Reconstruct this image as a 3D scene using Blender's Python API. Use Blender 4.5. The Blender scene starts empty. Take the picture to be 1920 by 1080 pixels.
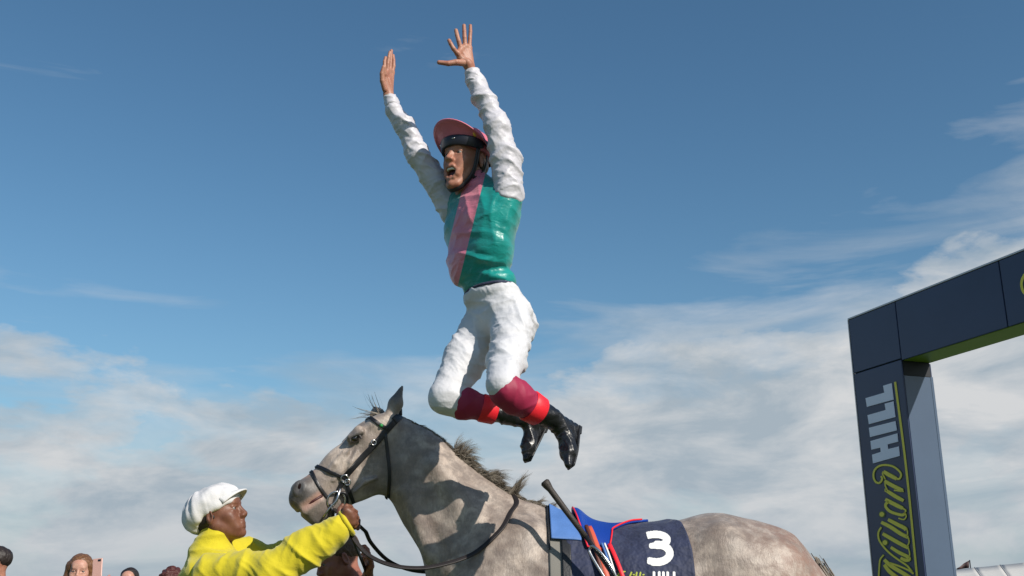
import bpy, bmesh, math, random, time
import numpy as np
from mathutils import Vector, Matrix, noise
from mathutils.bvhtree import BVHTree
random.seed(7); np.random.seed(7)
T0 = time.time()
SC = bpy.context.scene
COL = SC.collection

# ------------------------------------------------------------------ camera, light, sky
CAM_H, PITCH, FPX = 1.2, math.radians(16.7), 1920.0
cam_d = bpy.data.cameras.new('camera'); cam = bpy.data.objects.new('camera', cam_d); COL.objects.link(cam)
cam.location = (0, 0, CAM_H); cam.rotation_euler = (math.radians(90) + PITCH, 0, 0)
cam_d.lens = 36; cam_d.sensor_width = 36; cam_d.clip_end = 6000; cam_d.clip_start = 0.05
SC.camera = cam
SUN_TO = Vector((0.60, -0.62, 0.62)).normalized()
SUN_EL = math.asin(SUN_TO.z); SUN_AZ = math.atan2(SUN_TO.x, SUN_TO.y)
sun_d = bpy.data.lights.new('sun', 'SUN'); sun = bpy.data.objects.new('sun', sun_d); COL.objects.link(sun)
sun_d.energy = 4.9; sun_d.angle = math.radians(0.55); sun_d.color = (1.0, 0.93, 0.83)
sun.rotation_euler = SUN_TO.to_track_quat('Z', 'Y').to_euler(); sun.location = (5, -5, 8)
SC.view_settings.view_transform = 'Standard'; SC.view_settings.look = 'None'
SC.view_settings.exposure = 0.0; SC.view_settings.gamma = 1; SC.view_settings.use_curve_mapping = False
SC.cycles.max_bounces = 6

class NT:
    """small node tree helper"""
    def __init__(s, tree): s.t = tree; s.t.nodes.clear()
    def n(s, kind, **kw):
        nd = s.t.nodes.new(kind)
        for k, v in kw.items():
            if k.startswith('i_'): nd.inputs[k[2:].replace('_', ' ')].default_value = v
            else: setattr(nd, k, v)
        return nd
    def l(s, a, b): s.t.links.new(a, b)
    def math(s, op, a, b=None, c=None, clamp=False):
        m = s.t.nodes.new('ShaderNodeMath'); m.operation = op; m.use_clamp = clamp
        for i, v in enumerate((a, b, c)):
            if v is None: continue
            if isinstance(v, (int, float)): m.inputs[i].default_value = v
            else: s.l(v, m.inputs[i])
        return m.outputs[0]
    def mix(s, f, a, b, blend='MIX'):
        m = s.t.nodes.new('ShaderNodeMix'); m.data_type = 'RGBA'; m.blend_type = blend
        for i, v in ((0, f), (6, a), (7, b)):
            if isinstance(v, (int, float)): m.inputs[i].default_value = v
            elif isinstance(v, (tuple, list)): m.inputs[i].default_value = (*v, 1) if len(v) == 3 else v
            else: s.l(v, m.inputs[i])
        return m.outputs[2]
    def ramp(s, f, stops):
        r = s.t.nodes.new('ShaderNodeValToRGB'); s.l(f, r.inputs[0]); cr = r.color_ramp
        while len(cr.elements) < len(stops): cr.elements.new(0.5)
        for e, (p, c) in zip(cr.elements, stops):
            e.position = p; e.color = (c, c, c, 1) if isinstance(c, (int, float)) else (*c, 1)
        return r.outputs[0]
    def noise(s, vec, scale, detail=4, rough=0.5, dist=0.0):
        n = s.t.nodes.new('ShaderNodeTexNoise'); n.inputs['Scale'].default_value = scale
        n.inputs['Detail'].default_value = detail; n.inputs['Roughness'].default_value = rough
        n.inputs['Distortion'].default_value = dist
        if vec is not None: s.l(vec, n.inputs['Vector'])
        return n.outputs['Fac']
    def mapping(s, vec, scale=(1, 1, 1), loc=(0, 0, 0), rot=(0, 0, 0)):
        m = s.t.nodes.new('ShaderNodeMapping'); s.l(vec, m.inputs[0])
        m.inputs['Scale'].default_value = scale; m.inputs['Location'].default_value = loc; m.inputs['Rotation'].default_value = rot
        return m.outputs[0]

world = bpy.data.worlds.new('World'); SC.world = world; world.use_nodes = True
w = NT(world.node_tree)
sky = w.n('ShaderNodeTexSky', sky_type='NISHITA', sun_disc=False, sun_elevation=SUN_EL, sun_rotation=SUN_AZ)
sky.air_density = 1.0; sky.dust_density = 0.6; sky.ozone_density = 1.6
tc = w.n('ShaderNodeTexCoord'); D = tc.outputs['Generated']
sep = w.n('ShaderNodeSeparateXYZ'); w.l(D, sep.inputs[0])
dx, dy, dz = sep.outputs
big = w.noise(w.mapping(D, (2.2, 2.2, 3.0), (3.1, 0.4, 1.7)), 1.5, 3, 0.5)
puff = w.noise(w.mapping(D, (3.0, 3.0, 7.0), (0.35, 1.2, 0.2), (0, 0.12, 0)), 2.2, 10, 0.55, 0.2)
streak = w.noise(w.mapping(D, (1.5, 1.5, 9.0), (1.3, 0.0, 4.4), (0, 0.40, 0)), 2.0, 7, 0.55, 0.5)
# cloud bank: top edge near 11 degrees, higher towards the east; ragged and thin above, thinner again low in the west
zc = w.math('ADD', 0.198, w.math('MULTIPLY', w.math('MAXIMUM', w.math('ADD', dx, 0.02), 0.0), 0.34))
cov = w.math('DIVIDE', w.math('SUBTRACT', zc, dz), 0.11)
cov = w.math('ADD', cov, w.math('MULTIPLY', w.math('SUBTRACT', big, 0.5), 0.8))
covc = w.math('MINIMUM', w.math('MAXIMUM', cov, -0.9), 1.0)
low = w.math('MULTIPLY', w.math('MINIMUM', w.math('MAXIMUM', w.math('DIVIDE', w.math('SUBTRACT', 0.115, dz), 0.09), 0.0), 1.0), w.ramp(dx, [(0.0, 1.0), (0.35, 0.35)]))
fadeup = w.math('MULTIPLY', w.math('MINIMUM', w.math('MAXIMUM', w.math('SUBTRACT', dz, 0.215), 0.0), 0.2), -1.3)
m1 = w.math('ADD', w.math('ADD', puff, fadeup), w.math('ADD', w.math('MULTIPLY', covc, 0.27), w.math('MULTIPLY', low, -0.17)))
mask1 = w.ramp(m1, [(0.49, 0.0), (0.56, 0.62), (0.68, 0.98)])
m2 = w.math('ADD', streak, w.math('MULTIPLY', covc, 0.26))
mask2 = w.ramp(m2, [(0.40, 0.0), (0.62, 0.50), (0.82, 0.80)])
mask = w.math('MAXIMUM', mask1, mask2)
hs = w.n('ShaderNodeHueSaturation'); hs.inputs['Saturation'].default_value = 1.06; hs.inputs['Hue'].default_value = 0.5; w.l(sky.outputs[0], hs.inputs['Color'])
skyc = w.mix(1.0, hs.outputs[0], (0.75, 1.02, 1.06), 'MULTIPLY')
shade = w.noise(w.mapping(D, (3, 3, 9), (5, 2, 1)), 2.6, 8, 0.6, 0.4)
ccol = w.mix(w.ramp(shade, [(0.36, 0.0), (0.64, 1.0)]), (3.9, 4.6, 5.2), (7.1, 7.1, 7.1))
haze = w.math('POWER', w.math('SUBTRACT', 1.0, w.math('MINIMUM', w.math('MAXIMUM', dz, 0.0), 1.0)), 14.0)
haze2 = w.math('POWER', w.math('SUBTRACT', 1.0, w.math('MINIMUM', w.math('MAXIMUM', dz, 0.0), 1.0)), 8.0)
skyc = w.mix(w.math('MULTIPLY', haze, 0.75), skyc, (2.9, 4.05, 5.0))
outc = w.mix(mask, skyc, ccol)
outc = w.mix(w.math('MULTIPLY', haze2, 0.52), outc, (3.3, 4.05, 4.85))
bg = w.n('ShaderNodeBackground'); bg.inputs['Strength'].default_value = 0.10
w.l(outc, bg.inputs['Color'])
wo = w.n('ShaderNodeOutputWorld'); w.l(bg.outputs[0], wo.inputs[0])

# ------------------------------------------------------------------ point helpers (photo pixels are 1920 x 1080)
CT, ST = math.cos(PITCH), math.sin(PITCH)
CAM = Vector((0, 0, CAM_H))
def ray(px, py):
    u = (px - 960) / FPX; v = (540 - py) / FPX
    return Vector((u, CT - v * ST, ST + v * CT))
def P(px, py, Y):
    d = ray(px, py); return CAM + d * (Y / d.y)
def on_plane(px, py, o, n):
    d = ray(px, py); return CAM + d * ((o - CAM).dot(n) / d.dot(n))

# ------------------------------------------------------------------ signed distance modelling
def v3(a): return np.array([a[0], a[1], a[2]], dtype=np.float32)
class SDF:
    def __init__(s): s.p = []
    def cone(s, a, b, ra, rb, k=0.02, side=None, ratio=1.0, sub=False):
        a, b = v3(a), v3(b); sd = None
        if side is not None: sd = v3(side); sd = sd / np.linalg.norm(sd)
        R = max(ra, rb) * max(1.0, ratio)
        s.p.append(('c', a, b, ra, rb, sd, ratio, k, sub, np.minimum(a, b) - R, np.maximum(a, b) + R)); return s
    def chain(s, pts, rad, k=0.02, side=None, ratio=1.0):
        if not hasattr(rad, '__len__'): rad = [rad] * len(pts)
        for i in range(len(pts) - 1): s.cone(pts[i], pts[i + 1], rad[i], rad[i + 1], k, side, ratio)
        return s
    def ell(s, c, r, k=0.02, rot=None, sub=False):
        c = v3(c); r = np.array(r, dtype=np.float32) if hasattr(r, '__len__') else np.array([r] * 3, dtype=np.float32)
        M = np.eye(3, dtype=np.float32) if rot is None else np.array([[rot[i][j] for j in range(3)] for i in range(3)], dtype=np.float32)
        R = float(r.max()); s.p.append(('e', c, r, M, k, sub, c - R, c + R)); return s
    def build(s, h, smooth=1):
        lo = np.min([p[-2] for p in s.p if not p[-3]], axis=0) - 4 * h - 0.01
        hi = np.max([p[-1] for p in s.p if not p[-3]], axis=0) + 4 * h + 0.01
        n = np.ceil((hi - lo) / h).astype(int) + 1
        xs = [lo[i] + h * np.arange(n[i], dtype=np.float32) for i in range(3)]
        D = np.full(tuple(n), 0.5, dtype=np.float32)
        for p in s.p:
            k = p[-4] if p[0] == 'c' else p[4]
            k = max(k, 1e-4)
            m = k + 3 * h
            i0 = np.maximum(((p[-2] - m - lo) / h).astype(int), 0); i1 = np.minimum(((p[-1] + m - lo) / h).astype(int) + 2, n)
            if np.any(i1 <= i0): continue
            X = xs[0][i0[0]:i1[0]][:, None, None]; Y = xs[1][i0[1]:i1[1]][None, :, None]; Z = xs[2][i0[2]:i1[2]][None, None, :]
            if p[0] == 'c':
                _, a, b, ra, rb, sd, ratio, _k, sub = p[:9]
                ba = b - a; L = float(ba @ ba) + 1e-9
                t = np.clip(((X - a[0]) * ba[0] + (Y - a[1]) * ba[1] + (Z - a[2]) * ba[2]) / L, 0, 1)
                qx = X - a[0] - t * ba[0]; qy = Y - a[1] - t * ba[1]; qz = Z - a[2] - t * ba[2]
                q2 = qx * qx + qy * qy + qz * qz
                if sd is not None:
                    qs = qx * sd[0] + qy * sd[1] + qz * sd[2]
                    q2 = q2 - qs * qs + (qs / ratio) ** 2
                d = np.sqrt(np.maximum(q2, 1e-12)) - (ra + (rb - ra) * t)
            else:
                _, c, r, M, _k, sub = p[:6]
                x, y, z = X - c[0], Y - c[1], Z - c[2]
                # M columns are the local axes
                lx = (x * M[0, 0] + y * M[1, 0] + z * M[2, 0]) ; ly = (x * M[0, 1] + y * M[1, 1] + z * M[2, 1]); lz = (x * M[0, 2] + y * M[1, 2] + z * M[2, 2])
                k0 = np.sqrt((lx / r[0]) ** 2 + (ly / r[1]) ** 2 + (lz / r[2]) ** 2)
                k1 = np.sqrt((lx / r[0] ** 2) ** 2 + (ly / r[1] ** 2) ** 2 + (lz / r[2] ** 2) ** 2)
                d = k0 * (k0 - 1) / np.maximum(k1, 1e-6)
            sl = D[i0[0]:i1[0], i0[1]:i1[1], i0[2]:i1[2]]
            if sub:
                nd = -d; hh = np.maximum(k - np.abs(sl - nd), 0) / k
                sl[...] = np.maximum(sl, nd) + hh * hh * k * 0.25
            else:
                hh = np.maximum(k - np.abs(sl - d), 0) / k
                sl[...] = np.minimum(sl, d) - hh * hh * k * 0.25
        return surface_nets(D, lo, h, smooth)

def surface_nets(D, lo, h, smooth=1):
    S = D < 0
    a = S[:-1, :-1, :-1].astype(np.int8)
    cnt = a + S[1:, :-1, :-1] + S[:-1, 1:, :-1] + S[:-1, :-1, 1:] + S[1:, 1:, :-1] + S[1:, :-1, 1:] + S[:-1, 1:, 1:] + S[1:, 1:, 1:]
    act = (cnt > 0) & (cnt < 8)
    I = np.argwhere(act)
    idx = np.full(act.shape, -1, dtype=np.int32); idx[act] = np.arange(len(I))
    acc = np.zeros((len(I), 3), np.float32); num = np.zeros(len(I), np.float32)
    cs = [(0,0,0),(1,0,0),(0,1,0),(0,0,1),(1,1,0),(1,0,1),(0,1,1),(1,1,1)]
    val = {c: D[I[:, 0] + c[0], I[:, 1] + c[1], I[:, 2] + c[2]] for c in cs}
    for c in cs:
        for ax in range(3):
            if c[ax] == 0:
                e = list(c); e[ax] = 1; e = tuple(e)
                va, vb = val[c], val[e]; cr = (va < 0) != (vb < 0)
                t = np.where(cr, va / np.where(cr, va - vb, 1), 0)
                pt = np.tile(np.array(c, np.float32), (len(I), 1)); pt[:, ax] += t
                acc[cr] += pt[cr]; num[cr] += 1
    V = (I + acc / np.maximum(num, 1)[:, None]) * h + lo
    F = []
    for ax in range(3):
        o1, o2 = [(1, 2), (2, 0), (0, 1)][ax]
        sl0 = [slice(None)] * 3; sl1 = [slice(None)] * 3
        sl0[ax] = slice(0, -1); sl1[ax] = slice(1, None)
        s0, s1 = S[tuple(sl0)], S[tuple(sl1)]
        E = np.argwhere(s0 != s1)
        E = E[(E[:, o1] > 0) & (E[:, o2] > 0) & (E[:, o1] < S.shape[o1] - 1) & (E[:, o2] < S.shape[o2] - 1)]
        inside = s0[E[:, 0], E[:, 1], E[:, 2]]
        def g(d1, d2):
            q = E.copy(); q[:, o1] -= d1; q[:, o2] -= d2
            return idx[q[:, 0], q[:, 1], q[:, 2]]
        q = np.stack([g(1, 1), g(0, 1), g(0, 0), g(1, 0)], 1)
        q[~inside] = q[~inside][:, ::-1]
        F.append(q)
    F = np.concatenate(F); F = F[(F >= 0).all(1)]
    for _ in range(smooth): V = lap(V, F, 0.5)
    return V.astype(np.float32), F

def lap(V, F, f):
    acc = np.zeros_like(V); num = np.zeros(len(V), np.float32)
    for i in range(4):
        a, b = F[:, i], F[:, (i + 1) % 4]
        for ax in range(3): acc[:, ax] += np.bincount(a, V[b, ax], len(V)) + np.bincount(b, V[a, ax], len(V))
        num += np.bincount(a, minlength=len(V)) + np.bincount(b, minlength=len(V))
    return V * (1 - f) + f * acc / np.maximum(num, 1)[:, None]

def normals(V, F):
    n = np.cross(V[F[:, 2]] - V[F[:, 0]], V[F[:, 3]] - V[F[:, 1]])
    N = np.zeros_like(V)
    for i in range(4):
        for ax in range(3): N[:, ax] += np.bincount(F[:, i], n[:, ax], len(V))
    return N / np.maximum(np.linalg.norm(N, axis=1), 1e-12)[:, None]

def displace(V, F, fn):
    """fn(point, normal) -> metres along the normal"""
    N = normals(V, F)
    d = np.array([fn(p, q) for p, q in zip(V.tolist(), N.tolist())], np.float32)
    return V + N * d[:, None]

def folds(V, F, amp, scale, axis=(0, 0, 1), stretch=4.0, seed=0.0, ridge=True, fn=None):
    """cloth: long soft folds running slantwise across an axis in two directions, fading in and out"""
    ax = Vector(axis).normalized(); off = Vector((seed, seed * 1.7, -seed))
    e = ax.cross(Vector((0.25, -1, 0.1))).normalized()
    dirs = [(ax + e * 0.75).normalized(), (ax - e * 0.55).normalized()]
    def one(v, d, o, sc):
        s = v.dot(d); q = (v - d * s) * (sc * 0.26) + d * (s * sc) + o
        return max(0.0, 1 - 2.6 * abs(noise.noise(q))) ** 1.4
    def f(p, n):
        v = Vector(p); v = v + noise.noise_vector(v * scale * 0.3 + off) * (0.35 / scale)
        m = noise.noise(v * scale * 0.22 + off * 2) ; m1 = min(1, max(0, 0.55 + 1.6 * m)); m2 = min(1, max(0, 0.55 - 1.6 * m))
        r = m1 * one(v, dirs[0], off, scale * 0.62) + m2 * one(v, dirs[1], off + Vector((5, 2, 8)), scale * 0.66)
        b = noise.noise(v * scale * 0.30 + Vector((4, 1, 7)))
        return amp * (1.25 * r - 0.5 + 0.9 * b) * (fn(v) if fn else 1.0)
    return displace(V, F, f)

# ------------------------------------------------------------------ mesh / object helpers
def mk_mesh(name, V, F, mats, smooth=True, mat_idx=None):
    me = bpy.data.meshes.new(name)
    if isinstance(F, np.ndarray):
        me.vertices.add(len(V)); me.vertices.foreach_set('co', np.asarray(V, np.float32).ravel())
        nf, k = F.shape
        me.loops.add(nf * k); me.loops.foreach_set('vertex_index', F.ravel().astype(np.int32))
        me.polygons.add(nf); me.polygons.foreach_set('loop_start', np.arange(0, nf * k, k, dtype=np.int32))
        me.polygons.foreach_set('loop_total', np.full(nf, k, np.int32))
    else:
        me.from_pydata([tuple(v) for v in V], [], F)
    for m in (mats if isinstance(mats, (list, tuple)) else [mats]): me.materials.append(m)
    if mat_idx is not None: me.polygons.foreach_set('material_index', np.asarray(mat_idx, np.int32))
    me.update(calc_edges=True)
    me.polygons.foreach_set('use_smooth', np.full(len(me.polygons), smooth, bool))
    me.validate(); me.update()
    return me
def link(name, me, parent=None):
    o = bpy.data.objects.new(name, me); COL.objects.link(o)
    if parent is not None:
        o.parent = parent; o.matrix_parent_inverse = Matrix.Translation(-parent.location)
    return o
def obj(name, V, F, mats, parent=None, smooth=True, mat_idx=None, label=None):
    o = link(name, mk_mesh(name, V, F, mats, smooth, mat_idx), parent)
    if label: o['label'] = label
    return o
def thing(name, label, cat, loc, group=None):
    o = bpy.data.objects.new(name, None); COL.objects.link(o); o.location = loc
    o.empty_display_size = 0.1
    o['label'] = label; o['category'] = cat
    if group: o['group'] = group
    return o
def tag(o, label, cat, group=None):
    o['label'] = label; o['category'] = cat
    if group: o['group'] = group
    return o
def structure(o): o['kind'] = 'structure'; return o
def join(parts):
    Vs, Fs, Ms, off = [], [], [], 0
    for i, p in enumerate(parts):
        V, F = p[0], p[1]; Vs.append(np.asarray(V, np.float32)); Fs.append(np.asarray(F) + off); off += len(V)
        Ms.append(np.full(len(F), p[2] if len(p) > 2 else 0))
    return np.concatenate(Vs), np.concatenate(Fs), np.concatenate(Ms)
def cr(pts, n=8):
    """Catmull-Rom through points"""
    pts = [Vector(p) for p in pts]; out = []
    q = [pts[0] * 2 - pts[1]] + pts + [pts[-1] * 2 - pts[-2]]
    for i in range(1, len(q) - 2):
        for j in range(n):
            t = j / n; a, b, c, d = q[i - 1], q[i], q[i + 1], q[i + 2]
            out.append(0.5 * ((2 * b) + (c - a) * t + (2 * a - 5 * b + 4 * c - d) * t * t + (3 * b - a - 3 * c + d) * t ** 3))
    out.append(pts[-1]); return out
def tube(pts, rad, seg=10, flat=None, nrm=None):
    """swept tube; flat=(w, t) sweeps a strap with given half width / half thickness, nrm = surface normals"""
    pts = [Vector(p) for p in pts]; n = len(pts); V, F = [], []
    if not hasattr(rad, '__len__'): rad = [rad] * n
    up = Vector((0, 0, 1)); prev = None
    for i, p in enumerate(pts):
        t = (pts[min(i + 1, n - 1)] - pts[max(i - 1, 0)])
        t = t.normalized() if t.length > 1e-9 else Vector((1, 0, 0))
        if nrm is not None: a = Vector(nrm[i]); a = (a - t * a.dot(t))
        elif prev is None: a = up - t * up.dot(t)
        else: a = prev - t * prev.dot(t)
        if a.length < 1e-4: a = t.orthogonal()
        a.normalize(); prev = a; b = t.cross(a)
        for j in range(seg):
            g = 2 * math.pi * j / seg
            if flat:
                cx, cy = math.cos(g), math.sin(g)
                sx = math.copysign(abs(cx) ** 0.35, cx); sy = math.copysign(abs(cy) ** 0.35, cy)
                V.append(p + b * sx * flat[0] * rad[i] + a * sy * flat[1])
            else: V.append(p + (b * math.cos(g) + a * math.sin(g)) * rad[i])
    for i in range(n - 1):
        for j in range(seg):
            k = (j + 1) % seg; F.append((i * seg + j, i * seg + k, (i + 1) * seg + k, (i + 1) * seg + j))
    c0 = len(V); V.append(pts[0]); V.append(pts[-1])
    for j in range(0, seg, 2):
        F.append((c0, (j + 2) % seg, j + 1, j)); F.append((c0 + 1, (n - 1) * seg + j, (n - 1) * seg + j + 1, (n - 1) * seg + (j + 2) % seg))
    return np.array([tuple(v) for v in V], np.float32), np.array(F)
def box(o, ax, ay, az):
    """box from corner o along three edge vectors"""
    o, ax, ay, az = map(Vector, (o, ax, ay, az))
    V = [o, o + ax, o + ax + ay, o + ay, o + az, o + ax + az, o + ax + ay + az, o + ay + az]
    F = [(0, 3, 2, 1), (4, 5, 6, 7), (0, 1, 5, 4), (1, 2, 6, 5), (2, 3, 7, 6), (3, 0, 4, 7)]
    if ax.cross(ay).dot(az) < 0: F = [f[::-1] for f in F]
    return np.array([tuple(v) for v in V], np.float32), np.array(F)
def ball(c, r, n=16, rot=None):
    r = r if hasattr(r, '__len__') else (r, r, r); V, F = [], []
    m = n // 2
    for i in range(m + 1):
        th = math.pi * i / m
        for j in range(n):
            ph = 2 * math.pi * j / n
            q = Vector((r[0] * math.sin(th) * math.cos(ph), r[1] * math.sin(th) * math.sin(ph), r[2] * math.cos(th)))
            if rot is not None: q = rot @ q
            V.append(tuple(Vector(c) + q))
    for i in range(m):
        for j in range(n):
            k = (j + 1) % n; F.append((i * n + j, (i + 1) * n + j, (i + 1) * n + k, i * n + k))
    return np.array(V, np.float32), np.array(F)
def grid_mesh(rows, thick=0.0, nrm=None):
    """rows: list of lists of points; thickened along the vertex normals"""
    m, n = len(rows), len(rows[0]); V = np.array([tuple(p) for r in rows for p in r], np.float32)
    F = np.array([(i * n + j, i * n + j + 1, (i + 1) * n + j + 1, (i + 1) * n + j) for i in range(m - 1) for j in range(n - 1)])
    if thick:
        N = normals(V, F); V2 = V - N * thick; o = len(V)
        B = F[:, ::-1] + o; E = []
        for i in range(m - 1):
            E.append((i * n, (i + 1) * n, (i + 1) * n + o, i * n + o)); a = i * n + n - 1; b = a + n; E.append((b, a, a + o, b + o))
        for j in range(n - 1):
            E.append((j + 1, j, j + o, j + 1 + o)); a = (m - 1) * n + j; E.append((a, a + 1, a + 1 + o, a + o))
        V = np.concatenate([V, V2]); F = np.concatenate([F, B, np.array(E)])
    return V, F
def frame(fwd, up):
    f = Vector(fwd).normalized(); l = Vector(up).cross(f).normalized(); u = f.cross(l)
    return Matrix((f, l, u)).transposed()      # columns: forward, left, up
def xf(V, M, o): return (np.asarray(V, np.float32) @ np.array(M.to_3x3().transposed(), dtype=np.float32)) + np.array(o, np.float32)

# ------------------------------------------------------------------ materials
def mat(name, col, rough=0.6, bump=0.0, bscale=60, var=0.0, vscale=8, metal=0.0, sheen=0.0, spec=0.5, sss=0.0, coat=0.0, bdetail=4, col2=None, bstretch=(1,1,1), bdist=0.002):
    m = bpy.data.materials.new(name); m.use_nodes = True; t = NT(m.node_tree)
    b = t.n('ShaderNodeBsdfPrincipled'); o = t.n('ShaderNodeOutputMaterial'); t.l(b.outputs[0], o.inputs[0])
    b.inputs['Base Color'].default_value = (*col, 1); b.inputs['Roughness'].default_value = rough
    b.inputs['Metallic'].default_value = metal; b.inputs['Specular IOR Level'].default_value = spec
    b.inputs['Sheen Weight'].default_value = sheen; b.inputs['Coat Weight'].default_value = coat
    if sss:
        b.inputs['Subsurface Weight'].default_value = sss; b.inputs['Subsurface Radius'].default_value = (0.012, 0.005, 0.003); b.inputs['Subsurface Scale'].default_value = 1.0
    tc = t.n('ShaderNodeTexCoord'); vec = tc.outputs['Object']
    if var:
        f = t.noise(vec, vscale, 5, 0.6)
        c2 = col2 if col2 else tuple(c * (1 - var) for c in col)
        t.l(t.mix(t.ramp(f, [(0.35, 0), (0.65, 1)]), col, c2), b.inputs['Base Color'])
    if bump:
        nf = t.noise(t.mapping(vec, bstretch), bscale, bdetail, 0.6)
        bp = t.n('ShaderNodeBump'); bp.inputs['Strength'].default_value = bump; bp.inputs['Distance'].default_value = bdist
        t.l(nf, bp.inputs['Height']); t.l(bp.outputs[0], b.inputs['Normal'])
    m['t'] = 1
    return m

M_skin = mat('skin', (0.42, 0.205, 0.135), 0.5, 0.3, 90, 0.3, 30, sss=0.08, col2=(0.35, 0.14, 0.09))
M_skin_brown = mat('skin_brown', (0.20, 0.085, 0.050), 0.5, 0.3, 90, 0.3, 25, sss=0.04, col2=(0.14, 0.052, 0.030))
M_skin_pale = mat('skin_pale', (0.52, 0.30, 0.22), 0.5, 0.2, 90, 0.2, 25, sss=0.08, col2=(0.46, 0.22, 0.16))
M_skin_ruddy = mat('skin_ruddy', (0.36, 0.15, 0.10), 0.5, 0.3, 90, 0.3, 20, sss=0.08, col2=(0.28, 0.10, 0.07))
M_eye = mat('eye_white', (0.20, 0.17, 0.155), 0.4)
M_iris = mat('iris', (0.03, 0.02, 0.015), 0.15)
M_mouth = mat('mouth_inside', (0.05, 0.008, 0.008), 0.5)
M_teeth = mat('teeth', (0.75, 0.72, 0.62), 0.3)
M_lip = mat('lip', (0.42, 0.15, 0.12), 0.4)
M_white = mat('white_cloth', (0.62, 0.62, 0.65), 0.62, 0.6, 15, 0.10, 12, sheen=0.1, bdist=0.012, bdetail=3)
M_sleeve = mat('white_silk', (0.58, 0.565, 0.61), 0.48, 0.6, 13, 0.10, 10, sheen=0.15, bdist=0.014, bdetail=3)
M_cap_white = mat('cap_cotton', (0.66, 0.65, 0.66), 0.75, 0.4, 160, 0.05, 20)
M_yellow = mat('yellow_fleece', (0.60, 0.50, 0.010), 0.85, 0.5, 130, 0.12, 14, sheen=0.25, bdist=0.003)
M_yellow_seam = mat('yellow_seam', (0.60, 0.48, 0.01), 0.8)
M_navy_suit = mat('navy_suit', (0.025, 0.03, 0.05), 0.8, 0.3, 200)
M_shirt = mat('pale_shirt', (0.6, 0.66, 0.74), 0.7)
M_hair_dark = mat('hair_dark', (0.02, 0.013, 0.011), 0.5, 1.0, 70, bstretch=(1, 1, 0.15), bdist=0.006)
M_hair_blond = mat('hair_fair', (0.20, 0.095, 0.04), 0.45, 1.0, 90, 0.5, 60, bstretch=(1, 1, 0.12), bdist=0.006, col2=(0.11, 0.045, 0.02))
M_hair_red = mat('hair_auburn', (0.075, 0.018, 0.014), 0.5, 1.0, 60, bdist=0.01)
M_hair_brown = mat('hair_brown', (0.10, 0.055, 0.03), 0.5, 1.0, 90, bdist=0.006)
M_boot = mat('boot_leather', (0.008, 0.008, 0.010), 0.34, 0.5, 32, coat=0.15, bdist=0.009, bdetail=3)
M_maroon = mat('maroon_cuff', (0.30, 0.012, 0.055), 0.6, 0.3, 80)
M_red = mat('red_band', (0.80, 0.015, 0.03), 0.5, 0.3, 80)
M_goggle = mat('goggle_black', (0.010, 0.011, 0.020), 0.38, 0.2, 60)
M_black = mat('black_strap', (0.012, 0.013, 0.016), 0.45, 0.4, 120)
M_pink = mat('pink_silk', (0.62, 0.16, 0.22), 0.5, 0.5, 40, bdist=0.004)
M_gold = mat('gold_print', (0.7, 0.42, 0.06), 0.4)
M_steel = mat('steel', (0.55, 0.55, 0.56), 0.25, metal=1.0)
M_leather = mat('bridle_leather', (0.010, 0.010, 0.013), 0.38, 0.4, 200)
M_rein = mat('rein_rubber', (0.016, 0.012, 0.012), 0.55, 0.6, 300)
M_brown_leather = mat('brown_leather', (0.11, 0.032, 0.02), 0.45, 0.4, 200)
M_navy = mat('navy_cloth', (0.022, 0.030, 0.075), 0.72, 0.9, 11, 0.25, 10, sheen=0.1, bdist=0.03, bdetail=3)
M_skyblue = mat('sky_blue_cloth', (0.085, 0.20, 0.50), 0.6, 0.4, 90, 0.15, 12)
M_royal = mat('royal_blue_leather', (0.008, 0.045, 0.30), 0.4, 0.4, 80)
M_grey_pad = mat('grey_pad', (0.20, 0.19, 0.17), 0.8, 0.4, 120)
M_orange = mat('orange_leather', (0.56, 0.09, 0.045), 0.5, 0.4, 120)
M_print_white = mat('white_print', (0.82, 0.82, 0.80), 0.55)
M_print_lime = mat('lime_print', (0.42, 0.47, 0.06), 0.55)
M_print_green = mat('green_print', (0.02, 0.25, 0.06), 0.5)
M_mane = mat('mane_hair', (0.25, 0.215, 0.17), 0.6, 0.3, 200, 0.6, 18, col2=(0.10, 0.08, 0.062))
M_hoof = mat('hoof', (0.06, 0.05, 0.045), 0.5, 0.4, 60)
M_horse_eye = mat('horse_eye', (0.006, 0.004, 0.003), 0.06, coat=1.0)
M_lid = mat('eyelid_skin', (.06, .05, .05), .6)
M_nostril = mat('nostril_inside', (0.012, 0.006, 0.006), 0.9, spec=0.1)
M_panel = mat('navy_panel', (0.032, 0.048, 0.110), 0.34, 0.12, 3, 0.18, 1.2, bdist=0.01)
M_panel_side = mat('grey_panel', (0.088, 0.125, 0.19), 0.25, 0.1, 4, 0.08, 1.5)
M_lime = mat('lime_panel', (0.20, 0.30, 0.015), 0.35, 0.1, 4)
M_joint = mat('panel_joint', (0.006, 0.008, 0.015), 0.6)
M_sign_white = mat('sign_white', (0.95, 0.88, 0.97), 0.45)
M_sign_lime = mat('sign_lime', (0.98, 0.76, 0.07), 0.45)
M_sign_edge = mat('sign_edge_green', (0.13, 0.17, 0.03), 0.5)
M_fringe = mat('pale_edge_fringe', (0.55, 0.5, 0.48), 0.4, metal=0.6)  # bright lens colour fringe put into a pale material
M_tent = mat('tent_fabric', (0.55, 0.535, 0.51), 0.6, 0.3, 2, 0.06, 2)
M_grass = mat('grass_ground', (0.045, 0.085, 0.02), 0.9, 0.6, 40, 0.4, 1.5, col2=(0.06, 0.09, 0.03), bdist=0.03)
M_phone = mat('phone_case', (0.62, 0.36, 0.30), 0.4)
M_whip = mat('whip_grip', (0.035, 0.028, 0.024), 0.6, 0.9, 180)

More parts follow.
